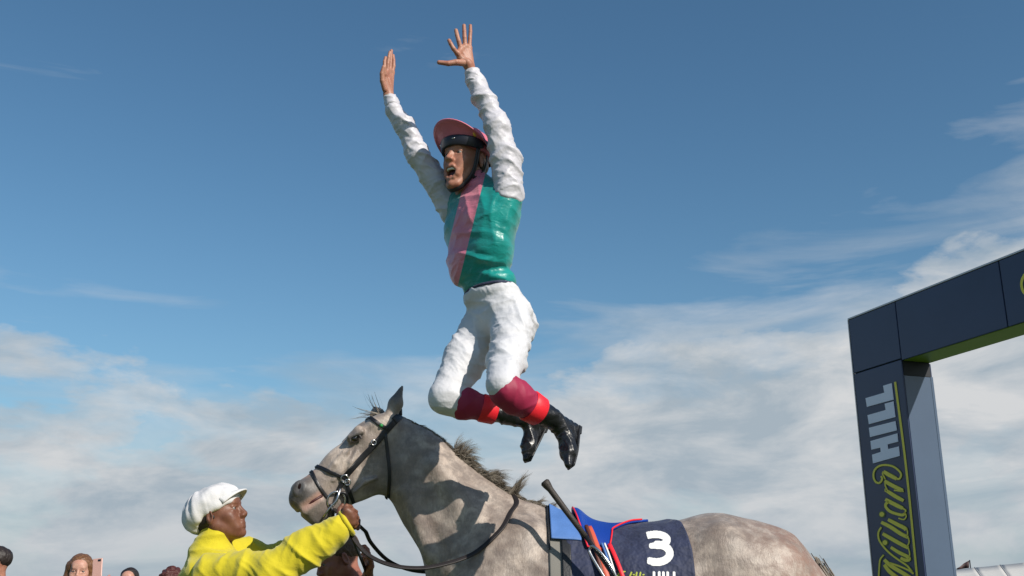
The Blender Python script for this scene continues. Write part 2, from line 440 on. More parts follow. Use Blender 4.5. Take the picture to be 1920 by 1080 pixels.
# jockey silk body: emerald green with a pink sash, split by planes in world space
def silk_material(name, o, sash_dir, off_mid, half, bscale=26):
    m = bpy.data.materials.new(name); m.use_nodes = True; t = NT(m.node_tree)
    b = t.n('ShaderNodeBsdfPrincipled'); out = t.n('ShaderNodeOutputMaterial'); t.l(b.outputs[0], out.inputs[0])
    b.inputs['Roughness'].default_value = 0.36; b.inputs['Sheen Weight'].default_value = 0.15; b.inputs['Specular IOR Level'].default_value = 0.6
    g = t.n('ShaderNodeNewGeometry'); s = t.n('ShaderNodeVectorMath', operation='SUBTRACT'); t.l(g.outputs['Position'], s.inputs[0]); s.inputs[1].default_value = o
    d = t.n('ShaderNodeVectorMath', operation='DOT_PRODUCT'); t.l(s.outputs[0], d.inputs[0]); d.inputs[1].default_value = sash_dir
    q = t.math('ABSOLUTE', t.math('SUBTRACT', d.outputs['Value'], off_mid))
    inside = t.math('LESS_THAN', q, half)
    nz = t.noise(s.outputs[0], 9, 4, 0.6)
    green = t.mix(t.ramp(nz, [(0.3, 0), (0.7, 1)]), (0.0, 0.20, 0.18), (0.0, 0.30, 0.27))
    pink = t.mix(t.ramp(nz, [(0.3, 0), (0.7, 1)]), (0.60, 0.15, 0.23), (0.68, 0.22, 0.29))
    t.l(t.mix(inside, green, pink), b.inputs['Base Color'])
    nb = t.noise(t.mapping(s.outputs[0], (1, 1, 1.8), (0, 0, 0), (0, 0.5, 0)), bscale, 4, 0.55, 0.6)
    bp = t.n('ShaderNodeBump'); bp.inputs['Strength'].default_value = 0.35; bp.inputs['Distance'].default_value = 0.010
    t.l(nb, bp.inputs['Height']); t.l(bp.outputs[0], b.inputs['Normal'])
    return m

# horse coat: dappled grey; attribute 'zone' r = dark skin, g = pink skin, b = warm flank
def coat_material():
    m = bpy.data.materials.new('grey_coat'); m.use_nodes = True; t = NT(m.node_tree)
    b = t.n('ShaderNodeBsdfPrincipled'); out = t.n('ShaderNodeOutputMaterial'); t.l(b.outputs[0], out.inputs[0])
    b.inputs['Roughness'].default_value = 0.5; b.inputs['Sheen Weight'].default_value = 0.15
    tc = t.n('ShaderNodeTexCoord'); v = tc.outputs['Object']
    at = t.n('ShaderNodeAttribute', attribute_name='zone'); sp = t.n('ShaderNodeSeparateColor'); t.l(at.outputs['Color'], sp.inputs[0])
    n1 = t.noise(v, 5.5, 6, 0.62, 0.6); n2 = t.noise(v, 22, 6, 0.6, 0.3); n3 = t.noise(t.mapping(v, (1, 1, 0.35)), 150, 3, 0.6)
    vo = t.n('ShaderNodeTexVoronoi', feature='SMOOTH_F1'); vo.inputs['Scale'].default_value = 17; vo.inputs['Smoothness'].default_value = 0.9
    t.l(t.mix(0.06, v, t.noise(v, 8, 2)), vo.inputs['Vector'])
    base = t.mix(t.ramp(n1, [(0.40, 0), (0.60, 1)]), (0.48, 0.395, 0.33), (0.235, 0.18, 0.148))
    base = t.mix(t.math('MULTIPLY', t.ramp(vo.outputs['Distance'], [(0.15, 1), (0.6, 0)]), 0.35), base, (0.55, 0.48, 0.42))
    base = t.mix(t.math('MULTIPLY', t.ramp(n2, [(0.40, 1), (0.58, 0)]), 0.6), base, (0.155, 0.122, 0.105))
    base = t.mix(t.math('MULTIPLY', sp.outputs[2], t.ramp(n2, [(0.42, 0.75), (0.6, 0.15)])), base, (0.30, 0.15, 0.10))
    base = t.mix(t.math('MULTIPLY', t.ramp(n3, [(0.35, 0), (0.65, 1)]), 0.22), base, (0.10, 0.085, 0.08))
    dk = t.mix(t.ramp(n2, [(0.35, 0), (0.6, 1)]), (0.10, 0.095, 0.095), (0.045, 0.042, 0.045))
    base = t.mix(sp.outputs[0], base, dk)
    base = t.mix(sp.outputs[1], base, t.mix(n2, (0.50, 0.27, 0.21), (0.36, 0.17, 0.12)))
    t.l(base, b.inputs['Base Color'])
    hh = t.math('ADD', t.math('MULTIPLY', n3, 0.35), t.math('MULTIPLY', t.noise(v, 13, 5, 0.6, 0.8), 1.0))
    bp = t.n('ShaderNodeBump'); bp.inputs['Strength'].default_value = 0.5; bp.inputs['Distance'].default_value = 0.009
    t.l(hh, bp.inputs['Height']); t.l(bp.outputs[0], b.inputs['Normal'])
    return m
M_coat = coat_material()

# ------------------------------------------------------------------ ground
gs = 3000
structure(obj('ground', [(-gs, -gs, 0), (gs, -gs, 0), (gs, gs, 0), (-gs, gs, 0)], [(0, 1, 2, 3)], M_grass, smooth=False))

# ------------------------------------------------------------------ finish gantry (navy arch)
YG = 12.0
def hdir(px):
    d = ray(px, 1116); return Vector((d.x, d.y, 0)).normalized()
g_f = -hdir(285)                                     # along the front face, towards the camera and the right
g_n = Vector((-g_f.y, g_f.x, 0)) * 1.0               # into the depth of the gantry
if g_n.x < 0: g_n = -g_n
G0 = P(1591, 600, YG); G_PN = -g_n
def gp(px, py): return on_plane(px, py, G0, g_n)     # photo point on the front face plane
g_top = G0.z
def gs_of(px, py): return (gp(px, py) - G0).dot(g_f)
s_post = gs_of(1691, 690)                            # width of the post's front
z_beam = gp(1689, 676).z
g_dep = 0.62
# depth from the back edge of the inner side face
d_ = ray(1746, 690); o_ = G0 + g_f * s_post
g_dep = ((CAM + d_ * ((o_ - CAM).dot(g_f) / d_.dot(g_f))) - o_).dot(g_n)
GLEN = 8.6
gbase = Vector((G0.x, G0.y, 0))
gantry = thing('finish_gantry', 'navy panelled arch with a sponsor name up its post at right', 'archway', gbase)
def gbox(name, s0, s1, z0, z1, m, n0=0.0, n1=None, bev=0.006, parent=None, label=None):
    n1 = g_dep if n1 is None else n1
    o = gbase + g_f * s0 + g_n * n0 + Vector((0, 0, z0))
    V, F = box(o, g_f * (s1 - s0), g_n * (n1 - n0), Vector((0, 0, z1 - z0)))
    ob = obj(name, V, F, m, parent or gantry, smooth=False, label=label)
    if bev:
        md = ob.modifiers.new('bevel', 'BEVEL'); md.width = bev; md.segments = 2
    return ob
s_cor = s_post
z_jt = gp(1600, 703).z if True else 0
z_joint = gp(1604, 701).z
jg = 0.012
# cores (dark, seen only in the joints)
gbox('post_core', 0.02, s_post - 0.02, 0.0, z_joint, M_joint, 0.02, g_dep - 0.02, bev=0)
gbox('post_core', GLEN - s_post + 0.02, GLEN - 0.02, 0.0, z_joint, M_joint, 0.02, g_dep - 0.02, bev=0)
gbox('beam_core', 0.02, GLEN - 0.02, z_beam + 0.015, g_top - 0.02, M_joint, 0.02, g_dep - 0.02, bev=0)
# front panels
gbox('panel', 0, s_cor + 0.0, z_joint + jg, g_top, M_panel, 0, 0.018)
s1 = s_cor + jg; s2 = gs_of(1883, 560)
edges = [s1, s2, s2 + (s2 - s1) * 1.35, GLEN - s_cor - jg, GLEN]
edges = [s1, s2, s2 + (GLEN - s_cor - s2) * 0.33, s2 + (GLEN - s_cor - s2) * 0.66, GLEN - s_cor]
for a, b in zip(edges[:-1], edges[1:]): gbox('panel', a, b - jg, z_beam, g_top, M_panel, 0, 0.018)
gbox('panel', GLEN - s_cor, GLEN, z_joint + jg, g_top, M_panel, 0, 0.018)
for s in (0, GLEN - s_post):
    gbox('panel', s, s + s_post, 0.9, z_joint, M_panel, 0, 0.018)
    gbox('panel', s, s + s_post, 0.0, 0.9 - jg, M_panel, 0, 0.018)
# backs
for a, b in zip([0] + edges[1:-1], edges[1:-1] + [GLEN]): gbox('back_panel', a, b - jg, z_beam, g_top, M_panel, g_dep - 0.018, g_dep)
for s in (0, GLEN - s_post): gbox('back_panel', s, s + s_post, 0, z_beam - jg, M_panel, g_dep - 0.018, g_dep)
# soffit (lime underside) and its dark end by the post, inner side faces
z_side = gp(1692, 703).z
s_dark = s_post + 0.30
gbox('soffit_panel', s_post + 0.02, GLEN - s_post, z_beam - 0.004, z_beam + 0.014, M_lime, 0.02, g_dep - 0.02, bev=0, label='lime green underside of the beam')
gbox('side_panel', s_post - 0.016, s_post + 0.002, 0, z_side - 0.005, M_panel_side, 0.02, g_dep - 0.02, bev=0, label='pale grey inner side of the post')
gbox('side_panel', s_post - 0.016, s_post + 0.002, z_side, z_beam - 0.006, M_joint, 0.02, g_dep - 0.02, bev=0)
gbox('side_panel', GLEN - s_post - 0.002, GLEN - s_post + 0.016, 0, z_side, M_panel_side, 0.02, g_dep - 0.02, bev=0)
gbox('side_panel', -0.002, 0.016, 0, g_top - 0.02, M_panel, 0.02, g_dep - 0.02, bev=0)
gbox('side_panel', GLEN - 0.016, GLEN + 0.002, 0, g_top - 0.02, M_panel, 0.02, g_dep - 0.02, bev=0)
gbox('edge_strip', -0.012, GLEN + 0.012, g_top + 0.002, g_top + 0.022, M_fringe, -0.006, g_dep + 0.006, bev=0.003)  # pale strips added for the bright lens fringe along top and left edges
gbox('edge_strip', -0.018, -0.004, 0, g_top, M_fringe, -0.006, 0.02, bev=0.003)
gbox('edge_strip', s_post - 0.012, s_post + 0.006, 0, z_side, M_panel_side, g_dep - 0.03, g_dep + 0.004, bev=0.003)
# lettering
def flat_poly(name, px_pts, m, lift=0.004, th=0.006, label=None):
    n = -g_n; pts = [gp(*p) + n * lift for p in px_pts]
    bm = bmesh.new(); a = [bm.verts.new(p + n * th) for p in pts]; b = [bm.verts.new(p) for p in pts]
    bm.faces.new(a); k = len(pts)
    for i in range(k): bm.faces.new((a[i], b[i], b[(i + 1) % k], a[(i + 1) % k]))
    bmesh.ops.recalc_face_normals(bm, faces=bm.faces); bmesh.ops.triangulate(bm, faces=[f for f in bm.faces if len(f.verts) > 4])
    me = bpy.data.meshes.new(name); bm.to_mesh(me); bm.free(); me.materials.append(m)
    o = link(name, me, gantry)
    if label: o['label'] = label
    return o
z2 = lambda x, y: (1560 + x / 2.7, 680 + y / 2.7)
for nm, pl in (('letter_l', [(173,180),(268,152),(262,117),(305,104),(315,187),(180,224)]),
               ('letter_l', [(183,266),(275,240),(270,208),(314,196),(324,275),(190,312)]),
               ('letter_i', [(190,330),(324,296),(331,343),(196,377)]),
               ('letter_h', [(198,397),(334,358),(338,400),(284,414),(287,438),(341,424),(346,472),(211,510),(206,466),(250,452),(248,430),(203,441)])):
    flat_poly(nm, [z2(*p) for p in pl], M_sign_white, label='silver capital of the word HILL')
z3 = lambda x, y: (1600 + x / 4.908, 860 + y / 4.908)
def stroke(pts, w, conv=z3, m=None, nm='stroke', wid=None, lift=0.005):
    c = cr([Vector((*p, 0)) for p in pts], 6); V = []; F = []
    n = len(c)
    for i, q in enumerate(c):
        t = (c[min(i + 1, n - 1)] - c[max(i - 1, 0)]).normalized(); s = Vector((-t.y, t.x, 0))
        f = i / (n - 1)
        ww = w * 0.5 * (wid(f) if wid else 1.0)
        V += [gp(*conv((q + s * ww).x, (q + s * ww).y)) - g_n * lift, gp(*conv((q - s * ww).x, (q - s * ww).y)) - g_n * lift]
    for i in range(n - 1): F.append((2 * i, 2 * i + 1, 2 * i + 3, 2 * i + 2))
    return np.array([tuple(v) for v in V], np.float32), np.array(F)
thick = lambda f: 0.78 + 0.22 * math.sin(math.pi * min(1, max(0, f))) ** 0.5
script = [
 ([(262,160),(270,190),(245,224),(210,212),(190,165),(200,108),(240,70),(300,58),(370,72),(425,112),(445,150),(428,186),(395,182)], 17, None),
 ([(283,118),(335,150),(405,186)], 36, thick), ([(283,118),(275,140),(300,190)], 12, None),
 ([(292,205),(370,250),(462,292)], 34, thick), ([(296,214),(300,250),(318,290)], 12, None),
 ([(312,296),(390,345),(468,388)], 34, thick),
 ([(470,300),(440,300),(380,290)], 12, None), ([(330,300),(300,300),(300,275)], 10, None),
 ([(300,374),(380,418),(462,458)], 36, thick), ([(462,458),(488,478),(470,508)], 14, None),
 ([(330,396),(304,418),(308,450),(345,486),(410,510),(460,518),(484,500)], 25, None),
 ([(325,560),(400,600),(478,640),(490,660)], 34, thick), ([(478,490),(492,530),(470,560),(420,548)], 11, None),
 ([(262,585),(350,630),(440,690),(510,725)], 34, thick), ([(498,640),(505,690),(490,720)], 11, None),
 ([(275,690),(370,745),(450,790),(512,822)], 34, thick), ([(512,725),(518,770),(500,810)], 11, None),
 ([(350,815),(420,860),(500,900),(520,925),(490,935),(440,915)], 32, thick), ([(512,822),(524,870),(520,910)], 11, None),
 ([(262,630),(236,680),(240,740),(275,800),(340,870),(420,930),(500,985),(545,1040)], 16, None),
 ([(285,885),(252,930),(244,1000),(240,1060),(236,1130)], 14, None),
 ([(290,930),(350,985),(440,1040),(540,1100)], 36, thick),
 ([(340,960),(430,990),(520,1030),(560,1060)], 16, None),
 ([(290,975),(340,1040),(430,1110),(520,1180)], 36, thick),
 ([(300,1100),(360,1150),(440,1200),(520,1240)], 36, thick)]
for pts, wd, wf in script:
    V, F = stroke(pts, wd + 8, wid=wf, lift=0.0045); obj('lettering_edge', V, F, M_sign_edge, gantry, smooth=False)
    V, F = stroke(pts, wd, wid=wf, lift=0.0085); obj('script_stroke', V, F, M_sign_lime, gantry, smooth=False)
for c in ((268, 512), (297, 772)):
    for r, m, lf, nm in ((32, M_sign_edge, 0.0045, 'lettering_edge'), (22, M_sign_lime, 0.0085, 'script_dot')):
        pl = [z3(c[0] + r * math.cos(a) , c[1] + r * math.sin(a)) for a in [i * math.pi / 8 for i in range(16)]]
        flat_poly(nm, pl, m, lift=lf, th=0.0005)
V, F = stroke([(1679, 716), (1700, 880), (1720, 1080), (1745, 1330)], 4.2, conv=lambda x, y: (x, y)); obj('underline', V, F, M_sign_lime, gantry, smooth=False)
V, F = stroke([(1945, 506), (1925, 512), (1916, 530), (1922, 550), (1945, 556)], 5, conv=lambda x, y: (x, y)); obj('script_stroke', V, F, M_sign_lime, gantry, smooth=False)

# ------------------------------------------------------------------ marquee and pennant far right
YT = 62.0
tl = P(1780, 1069.5, YT); tr = P(1960, 1051, YT)
tent = thing('marquee', 'long white marquee roof at the bottom right corner', 'marquee', (tl.x, YT, 0))
ridge0, ridge1 = tl.copy(), P(2350, 1012, YT)
nb = 12
for i in range(nb):
    a = ridge0.lerp(ridge1, i / nb); b = ridge0.lerp(ridge1, (i + 1) / nb)
    rows = []
    for v in range(6):
        f = v / 5; row = []
        for u in range(7):
            g = u / 6; q = a.lerp(b, g); sag = 0.05 * math.sin(math.pi * g) * (0.3 + f)
            row.append(Vector((q.x - 1.2 * f, q.y - 4.5 * f, q.z * (1 - f) + 1.35 * f - sag)))
        rows.append(row)
    V, F = grid_mesh(rows, 0.02); obj('roof_panel', V, F, M_tent, tent)
    V, F = tube([rows[0][0] + Vector((0, 0, .03)), rows[-1][0] + Vector((0, 0, .01))], 0.03, 6); obj('seam', V, F, M_tent, tent)
V, F = box((ridge0.x - 1.2, YT - 4.5, 0), (ridge1.x - ridge0.x, 0, 0), (0, 0.06, 0), (0, 0, 1.35)); obj('wall', V, F, M_tent, tent, smooth=False)
V, F = box((ridge0.x, YT + 0.1, 0), (ridge1.x - ridge0.x, 0, 0), (0, 0.06, 0), (0, 0, ridge0.z - 0.1)); obj('wall', V, F, M_tent, tent, smooth=False)
YF = 64.0
fp = P(1818, 1050, YF); fl = thing('pennant', 'small dark pennant flying above the white marquee', 'flag', (fp.x, YF, 0))
V, F = tube([(fp.x, YF, 0), (fp.x, YF, fp.z)], 0.035, 8); obj('pole', V, F, M_joint, fl)
rows = [[P(1817 - 24 * u / 6, 1051 + (1066 - 1051) * (u / 6) * (1.0 if v == 0 else 0) + v * 14 * (1) - v * (-1) * 3 * u / 6 , YF) + Vector((0, 0.12 * math.sin(u), 0)) for u in range(7)] for v in (0, 1)]
M_penn = mat('pennant_cloth', (0.09, 0.05, 0.05), 0.7, 0.3, 10, 0.5, 3)
V, F = grid_mesh(rows, 0.01); obj('flag_cloth', V, F, M_penn, fl)

print('setting', round(time.time() - T0, 1))
# ------------------------------------------------------------------ people: head builder
def head_parts(mouth=0.0, neck=True, ears=True, jaw_w=1.0):
    s = SDF(); o = mouth
    s.ell((-0.014, 0, 0.036), (0.094, 0.074, 0.084), 0.02)
    s.ell((0.030, 0, -0.022), (0.056, 0.058, 0.080), 0.03)
    for y in (-1, 1):
        s.cone((-0.005, y * 0.050, -0.042), (0.050, y * 0.021 * jaw_w, -0.094 - o * .9), 0.019, 0.015, 0.025)
        s.ell((0.050, y * 0.042, -0.022), (0.022, 0.020, 0.017), 0.018)
        s.cone((0.058, y * 0.036, -0.045), (0.066, y * 0.026, -0.075 - o * .4), 0.016, 0.013, 0.02)
    s.cone((0.040, 0, -0.084 - o * .7), (0.069 - o * .2, 0, -0.0985 - o * .95), 0.022, 0.0155, 0.024)
    s.cone((0.078, -0.030, 0.022), (0.078, 0.030, 0.022), 0.011, 0.011, 0.016)
    s.ell((0.060, 0, 0.045), (0.035, 0.05, 0.035), 0.02)
    s.cone((0.083, 0, 0.014), (0.1015, 0, -0.028), 0.0078, 0.0098, 0.014)
    s.ell((0.098, 0, -0.033), (0.011, 0.011, 0.008), 0.010)
    for y in (-1, 1): s.ell((0.094, y * 0.0135, -0.035), (0.011, 0.0075, 0.0075), 0.008)
    s.cone((0.084, 0, -0.042), (0.083, 0, -0.058), 0.012, 0.010, 0.012)
    for y in (-1, 1): s.ell((0.095, y * 0.031, 0.001), (0.019, 0.0165, 0.0115), 0.010, sub=True)
    for y in (-1, 1):
        s.cone((0.081, y * 0.020, 0.0085), (0.0745, y * 0.040, 0.0065), 0.0062, 0.0050, 0.006)
        s.cone((0.079, y * 0.021, -0.0085), (0.071, y * 0.043, -0.008), 0.0050, 0.0050, 0.005)
    if o:
        s.ell((0.080, 0, -0.069 - o * .48), (0.036, 0.028, 0.003 + o * 0.50), 0.004, sub=True)
        c1 = [(0.071, y * 0.0315, -0.066 - o * .30) for y in (-1, 1)]
        s.chain([c1[0], (0.0835, -0.016, -0.0610), (0.0868, 0, -0.0620), (0.0835, 0.016, -0.0610), c1[1]], [.0048, .0058, .0058, .0058, .0048], .006)
        s.chain([c1[0], (0.0735 - o * .12, -0.015, -0.0745 - o * .93), (0.0755 - o * .12, 0, -0.0765 - o * .95), (0.0735 - o * .12, 0.015, -0.0745 - o * .93), c1[1]], [.0048, .006, .0066, .006, .0048], .008)
    else:
        s.chain([(0.070, -0.026, -0.068), (0.0815, -0.012, -0.0625), (0.084, 0, -0.0640), (0.0815, 0.012, -0.0625), (0.070, 0.026, -0.068)], [.004, .0066, .0066, .0066, .004], .008)
        s.chain([(0.070, -0.024, -0.070), (0.0785, -0.011, -0.0755), (0.080, 0, -0.0765), (0.0785, 0.011, -0.0755), (0.070, 0.024, -0.070)], [.004, .0068, .0072, .0068, .004], .008)
    if ears:
        for y in (-1, 1):
            R = Matrix.Rotation(y * 0.35, 3, 'Z') @ Matrix.Rotation(0.2, 3, 'Y')
            s.ell((-0.012, y * 0.079, -0.006), (0.017, 0.007, 0.031), 0.008, rot=R)
            s.ell((-0.008, y * 0.086, -0.002), (0.009, 0.006, 0.018), 0.004, rot=R, sub=True)
    if neck: s.cone((-0.030, 0, -0.05), (-0.055, 0, -0.20), 0.052, 0.056, 0.03)
    parts = [(*s.build(0.0028, 1), 0)]
    for y in (-1, 1):
        parts.append((*ball((0.0705, y * 0.031, 0.0005), 0.0125, 14), 1)); parts.append((*ball((0.0778, y * 0.0318, 0.0000), (0.0060, 0.0066, 0.0066), 10), 2))
    if o:
        parts.append((*ball((0.055, 0, -0.069 - o * .48), (0.014, 0.026, 0.012 + o * .5), 14), 3))
        parts.append((*tube(cr([(0.070, -0.0225, -0.0705), (0.0785, -0.012, -0.0705), (0.0810, 0, -0.0708), (0.0785, 0.012, -0.0705), (0.070, 0.0225, -0.0705)], 4), .0056, 8), 4))
        parts.append((*ball((0.064, 0, -0.071 - o * .86), (0.014, 0.015, 0.007), 12), 5))
    else:
        pass
    return parts
def place(parts, M, o, base=0): return [(xf(V, M, o), F, base + i) for V, F, i in parts]
def skin_mats(sk): return [sk, M_eye, M_iris, M_mouth, M_teeth, M_lip]

def frame_local(M, o):
    o = Vector(o); return lambda x, y, z: o + M @ Vector((x, y, z))

JSHIFT = 0.12
def PJ(px, py, Y): return P(px, py, Y + JSHIFT)
# ------------------------------------------------------------------ JOCKEY
fw = Vector((-0.80, -0.60, 0)).normalized(); lf = Vector((-fw.y, fw.x, 0))    # facing, his left
J = dict(pel=PJ(936, 596, 3.80), waist=PJ(918, 540, 3.80), chest=PJ(903, 425, 3.80), nk=PJ(893, 352, 3.80),
         rs=PJ(846, 378, 3.90), re=PJ(783, 288, 3.84), rw=PJ(730, 184, 3.82),
         ls=PJ(953, 350, 3.68), le=PJ(932, 236, 3.64), lw=PJ(884, 136, 3.66),
         rh=PJ(905, 612, 3.88), rk=PJ(836, 746, 3.72), ra=PJ(996, 790, 3.80),
         lh=PJ(962, 618, 3.70), lk=PJ(941, 728, 3.46), la=PJ(1056, 800, 3.62))
jroot = thing('person', 'jockey leaping with both arms raised above the grey horse', 'person', J['pel'])
up_t = (J['nk'] - J['pel']).normalized()
Rt = frame(fw, up_t)
HM = frame(Vector((-0.60, -0.79, 0.11)), Vector((0.06, 0.0, 1)))
H0 = PJ(872, 303, 3.79)
# body: torso, limbs (under the clothes), head and hands
s = SDF()
s.ell(J['chest'], (0.075, 0.12, 0.13), 0.05, rot=Rt).ell(J['waist'], (0.065, 0.095, 0.11), 0.04, rot=Rt).ell(J['pel'], (0.075, 0.11, 0.085), 0.04, rot=Rt)
s.cone(J['nk'], H0, 0.05, 0.05, 0.03)
for a, b, c in (('rs', 're', 'rw'), ('ls', 'le', 'lw')): s.chain([J['nk'].lerp(J[a], .4) - up_t * .03, J[a] - up_t * .03, J[b], J[c]], [0.035, 0.035, 0.030, 0.022], 0.02)
for a, b, c in (('rh', 'rk', 'ra'), ('lh', 'lk', 'la')): s.chain([J[a], J[b] + up_t * .015, J[c]], [0.055, 0.032, 0.018], 0.02)
core = s.build(0.010)
def hand(wrist, palm_pts, fingers, pr=0.011, h=0.0024):
    q = SDF()
    for p in palm_pts: q.cone(wrist, p, 0.017, pr, 0.010)
    for i in range(len(palm_pts) - 1): q.cone(palm_pts[i], palm_pts[i + 1], pr, pr, 0.008)
    for f in fingers:
        pts, r0, r1 = f
        q.chain(pts, [r0 + (r1 - r0) * i / (len(pts) - 1) for i in range(len(pts))], 0.0022)
    return q.build(h, 1)
yl = 3.64
lwp = PJ(884, 136, yl + .02)
W = lambda x, y, dy=0.0: PJ(x, y, yl + dy)
lhand = hand(lwp, [W(858, 100, -.02), W(864, 92, 0), W(872, 87, .01), W(880, 90, .02)],
  [([W(858,101,-.02), W(850,91,-.035), W(845,82,-.04), W(842,76,-.035)], 0.0099, 0.0081),
   ([W(864,92,0), W(860,77,-.01), W(857,66,-.01), W(855,57,-.005)], 0.0102, 0.0081),
   ([W(872,87,.01), W(871,71,.005), W(870.5,59,.005), W(870,48,.01)], 0.0099, 0.0079),
   ([W(880,90,.02), W(881,72,.02), W(882,59,.02), W(882,48,.025)], 0.0090, 0.0070),
   ([W(874,118,.0), W(855,117,-.03), W(840,119,-.04), W(823,117,-.045)], .0150, .0090)])
lh2 = SDF().cone(W(880,122,.01), W(862,108,-.01), .020, .014, .012).cone(lwp, PJ(889,152,yl + .02), .018, .015, .01).cone(lwp, W(876,118,0), .018, .018, .01)
lhand2 = lh2.build(0.0028)
yr = 3.82
R_ = lambda x, y, dy=0.0: PJ(x, y, yr + dy)
rwp = R_(729, 182)
rhand = hand(rwp, [R_(721,140,-.03), R_(724,135,-.01), R_(729,132,.01), R_(735,136,.03)],
  [([R_(722,140,-.035), R_(721,126,-.045), R_(721,116,-.045), R_(723,108,-.04)], .0086, .0068),
   ([R_(726,136,-.01), R_(727,120,-.015), R_(729,108,-.015), R_(731,98,-.01)], .0090, .0070),
   ([R_(731,134,.01), R_(732,117,.01), R_(733,105,.01), R_(734,95,.012)], .0088, .0068),
   ([R_(735,138,.03), R_(738,124,.03), R_(738,113,.03), R_(737,104,.032)], 0.0090, 0.0070),
   ([R_(722,168,-.02), R_(717,152,-.035), R_(716,138,-.045), R_(719,126,-.05)], .0125, .0078)])
rh2 = SDF().cone(rwp, R_(735,196,0), .018, .015, .01).cone(rwp, R_(726,150,-.005), .019, .017, .01, side=fw, ratio=1.3).build(0.0028)
body = [(core[0], core[1], 0), (*lhand, 0), (*lhand2, 0), (*rhand, 0), (*rh2, 0)] + place(head_parts(0.036), HM, H0)
V, F, mi = join(body)
obj('body', V, F, skin_mats(M_skin), jroot, mat_idx=mi)

# silk jacket body
s = SDF()
s.ell(J['chest'] + up_t * 0.01, (0.122, 0.200, 0.165), 0.05, rot=Rt)
s.ell(PJ(899, 486, 3.80), (0.108, 0.176, 0.11), 0.06, rot=Rt)
s.ell(PJ(918, 535, 3.80), (0.090, 0.122, 0.055), 0.03, rot=Rt)
s.cone(J['nk'] - up_t * 0.03, J['nk'] + up_t * 0.015, 0.075, 0.060, 0.03)
s.cone(J['nk'].lerp(J['rs'], .4) - up_t * .03, J['rs'] - up_t * .040 , 0.066, 0.050, 0.04)
s.cone(J['nk'].lerp(J['ls'], .4) - up_t * .03, J['ls'] - up_t * .050, 0.066, 0.052, 0.04)
V, F = s.build(0.0055, 1)
sash_w = (PJ(882, 350, 3.75) - PJ(846, 495, 3.75)).normalized(); sash_n = Vector((0, 0, 0))
vdir = ray(880, 430).normalized(); sash_n = vdir.cross(sash_w).normalized()
if sash_n.x < 0: sash_n = -sash_n
V = folds(V, F, 0.0100, 17, axis=(0.9, -0.1, 0.8), stretch=3.0, seed=6.3)
V = folds(V, F, 0.0026, 44, axis=(-0.7, 0, 1), stretch=2.5, seed=8.1)
ju = link('silk_jacket', mk_mesh('silk_jacket', V, F, silk_material('green_pink_silk', PJ(860, 430, 3.70), sash_n, 0.012, 0.038)), jroot)
ju['label'] = 'green silk jacket body with a pink sash'
# sleeves
def sleeve(pts, rad, h=0.005, seed=0.0, amp=0.0072, m=M_sleeve, name='sleeve', k=0.02, sc=30):
    s = SDF(); s.chain(pts, rad, k); V, F = s.build(h, 1)
    V = folds(V, F, amp, sc, axis=(Vector(pts[-1]) - Vector(pts[0])), stretch=3.2, seed=seed)
    V = folds(V, F, amp * 0.35, sc * 2.1, axis=(Vector(pts[-1]) - Vector(pts[0])) + Vector((.3, 0, .2)), stretch=2.4, seed=seed + 5)
    return V, F
V, F = sleeve([J['rs'] - up_t * .035, PJ(815, 338, 3.88), J['re'], PJ(755, 232, 3.83), PJ(738, 205, 3.82), PJ(733, 192, 3.82)], [.062, .055, .047, .042, .032, .027], seed=1.0)
obj('sleeve', V, F, M_sleeve, jroot)
V, F = sleeve([J['ls'] - up_t * .025, PJ(948, 300, 3.66), J['le'], PJ(908, 185, 3.65), PJ(893, 158, 3.66), PJ(888, 146, 3.66)], [.066, .060, .050, .043, .036, .033], seed=4.0, amp=0.0078)
obj('sleeve', V, F, M_sleeve, jroot)
for a_, b_, r_ in ((PJ(886, 141, 3.66), PJ(889, 151, 3.66), .034), (PJ(732, 187, 3.82), PJ(735, 196, 3.82), .029)):
    V, F = SDF().cone(a_, b_, r_, r_ + .004, .01).build(.0045); V = folds(V, F, .0045, 60, axis=b_ - a_, seed=r_ * 100); obj('cuff', V, F, M_sleeve, jroot)
V, F = tube(cr([R_(736, 176, -.005), R_(728, 178, -.024), R_(720, 176, -.005), R_(722, 173, .018), R_(733, 173, .02), R_(736, 176, -.005)], 5), .0035, 6)
obj('wristband', V, F, mat('wristband_mat', (0.25, 0.22, 0.06), 0.6), jroot)
# breeches
s = SDF()
s.ell(PJ(940, 596, 3.80), (0.106, 0.142, 0.098), 0.04, rot=Rt)
s.ell(PJ(922, 556, 3.80), (0.098, 0.128, 0.05), 0.04, rot=Rt)
s.ell(PJ(966, 612, 3.86), (0.088, 0.085, 0.095), 0.06)
s.chain([J['rh'], PJ(872, 675, 3.82), J['rk'] + Vector((0, 0, 0.005))], [0.088, 0.080, 0.063], 0.03)
s.chain([J['rk'], PJ(862, 757, 3.73)], [0.064, 0.056], 0.02)
s.chain([J['lh'], PJ(950, 672, 3.60), J['lk'] + Vector((0, 0, 0.012))], [0.082, 0.070, 0.057], 0.03)
V, F = s.build(0.0055, 1)
knee_fade = lambda v: min(1.0, max(0.35, (min((v - J['rk']).length, (v - J['lk']).length) - .05) / .06))
V = folds(V, F, 0.0066, 28, axis=(0.8, 0, 1), stretch=3.4, seed=19.0, fn=knee_fade)
V = folds(V, F, 0.0030, 60, axis=(0.3, 0.1, 1), stretch=3.0, seed=15.0, fn=knee_fade)
obj('breeches', V, F, M_white, jroot, label='white riding breeches')
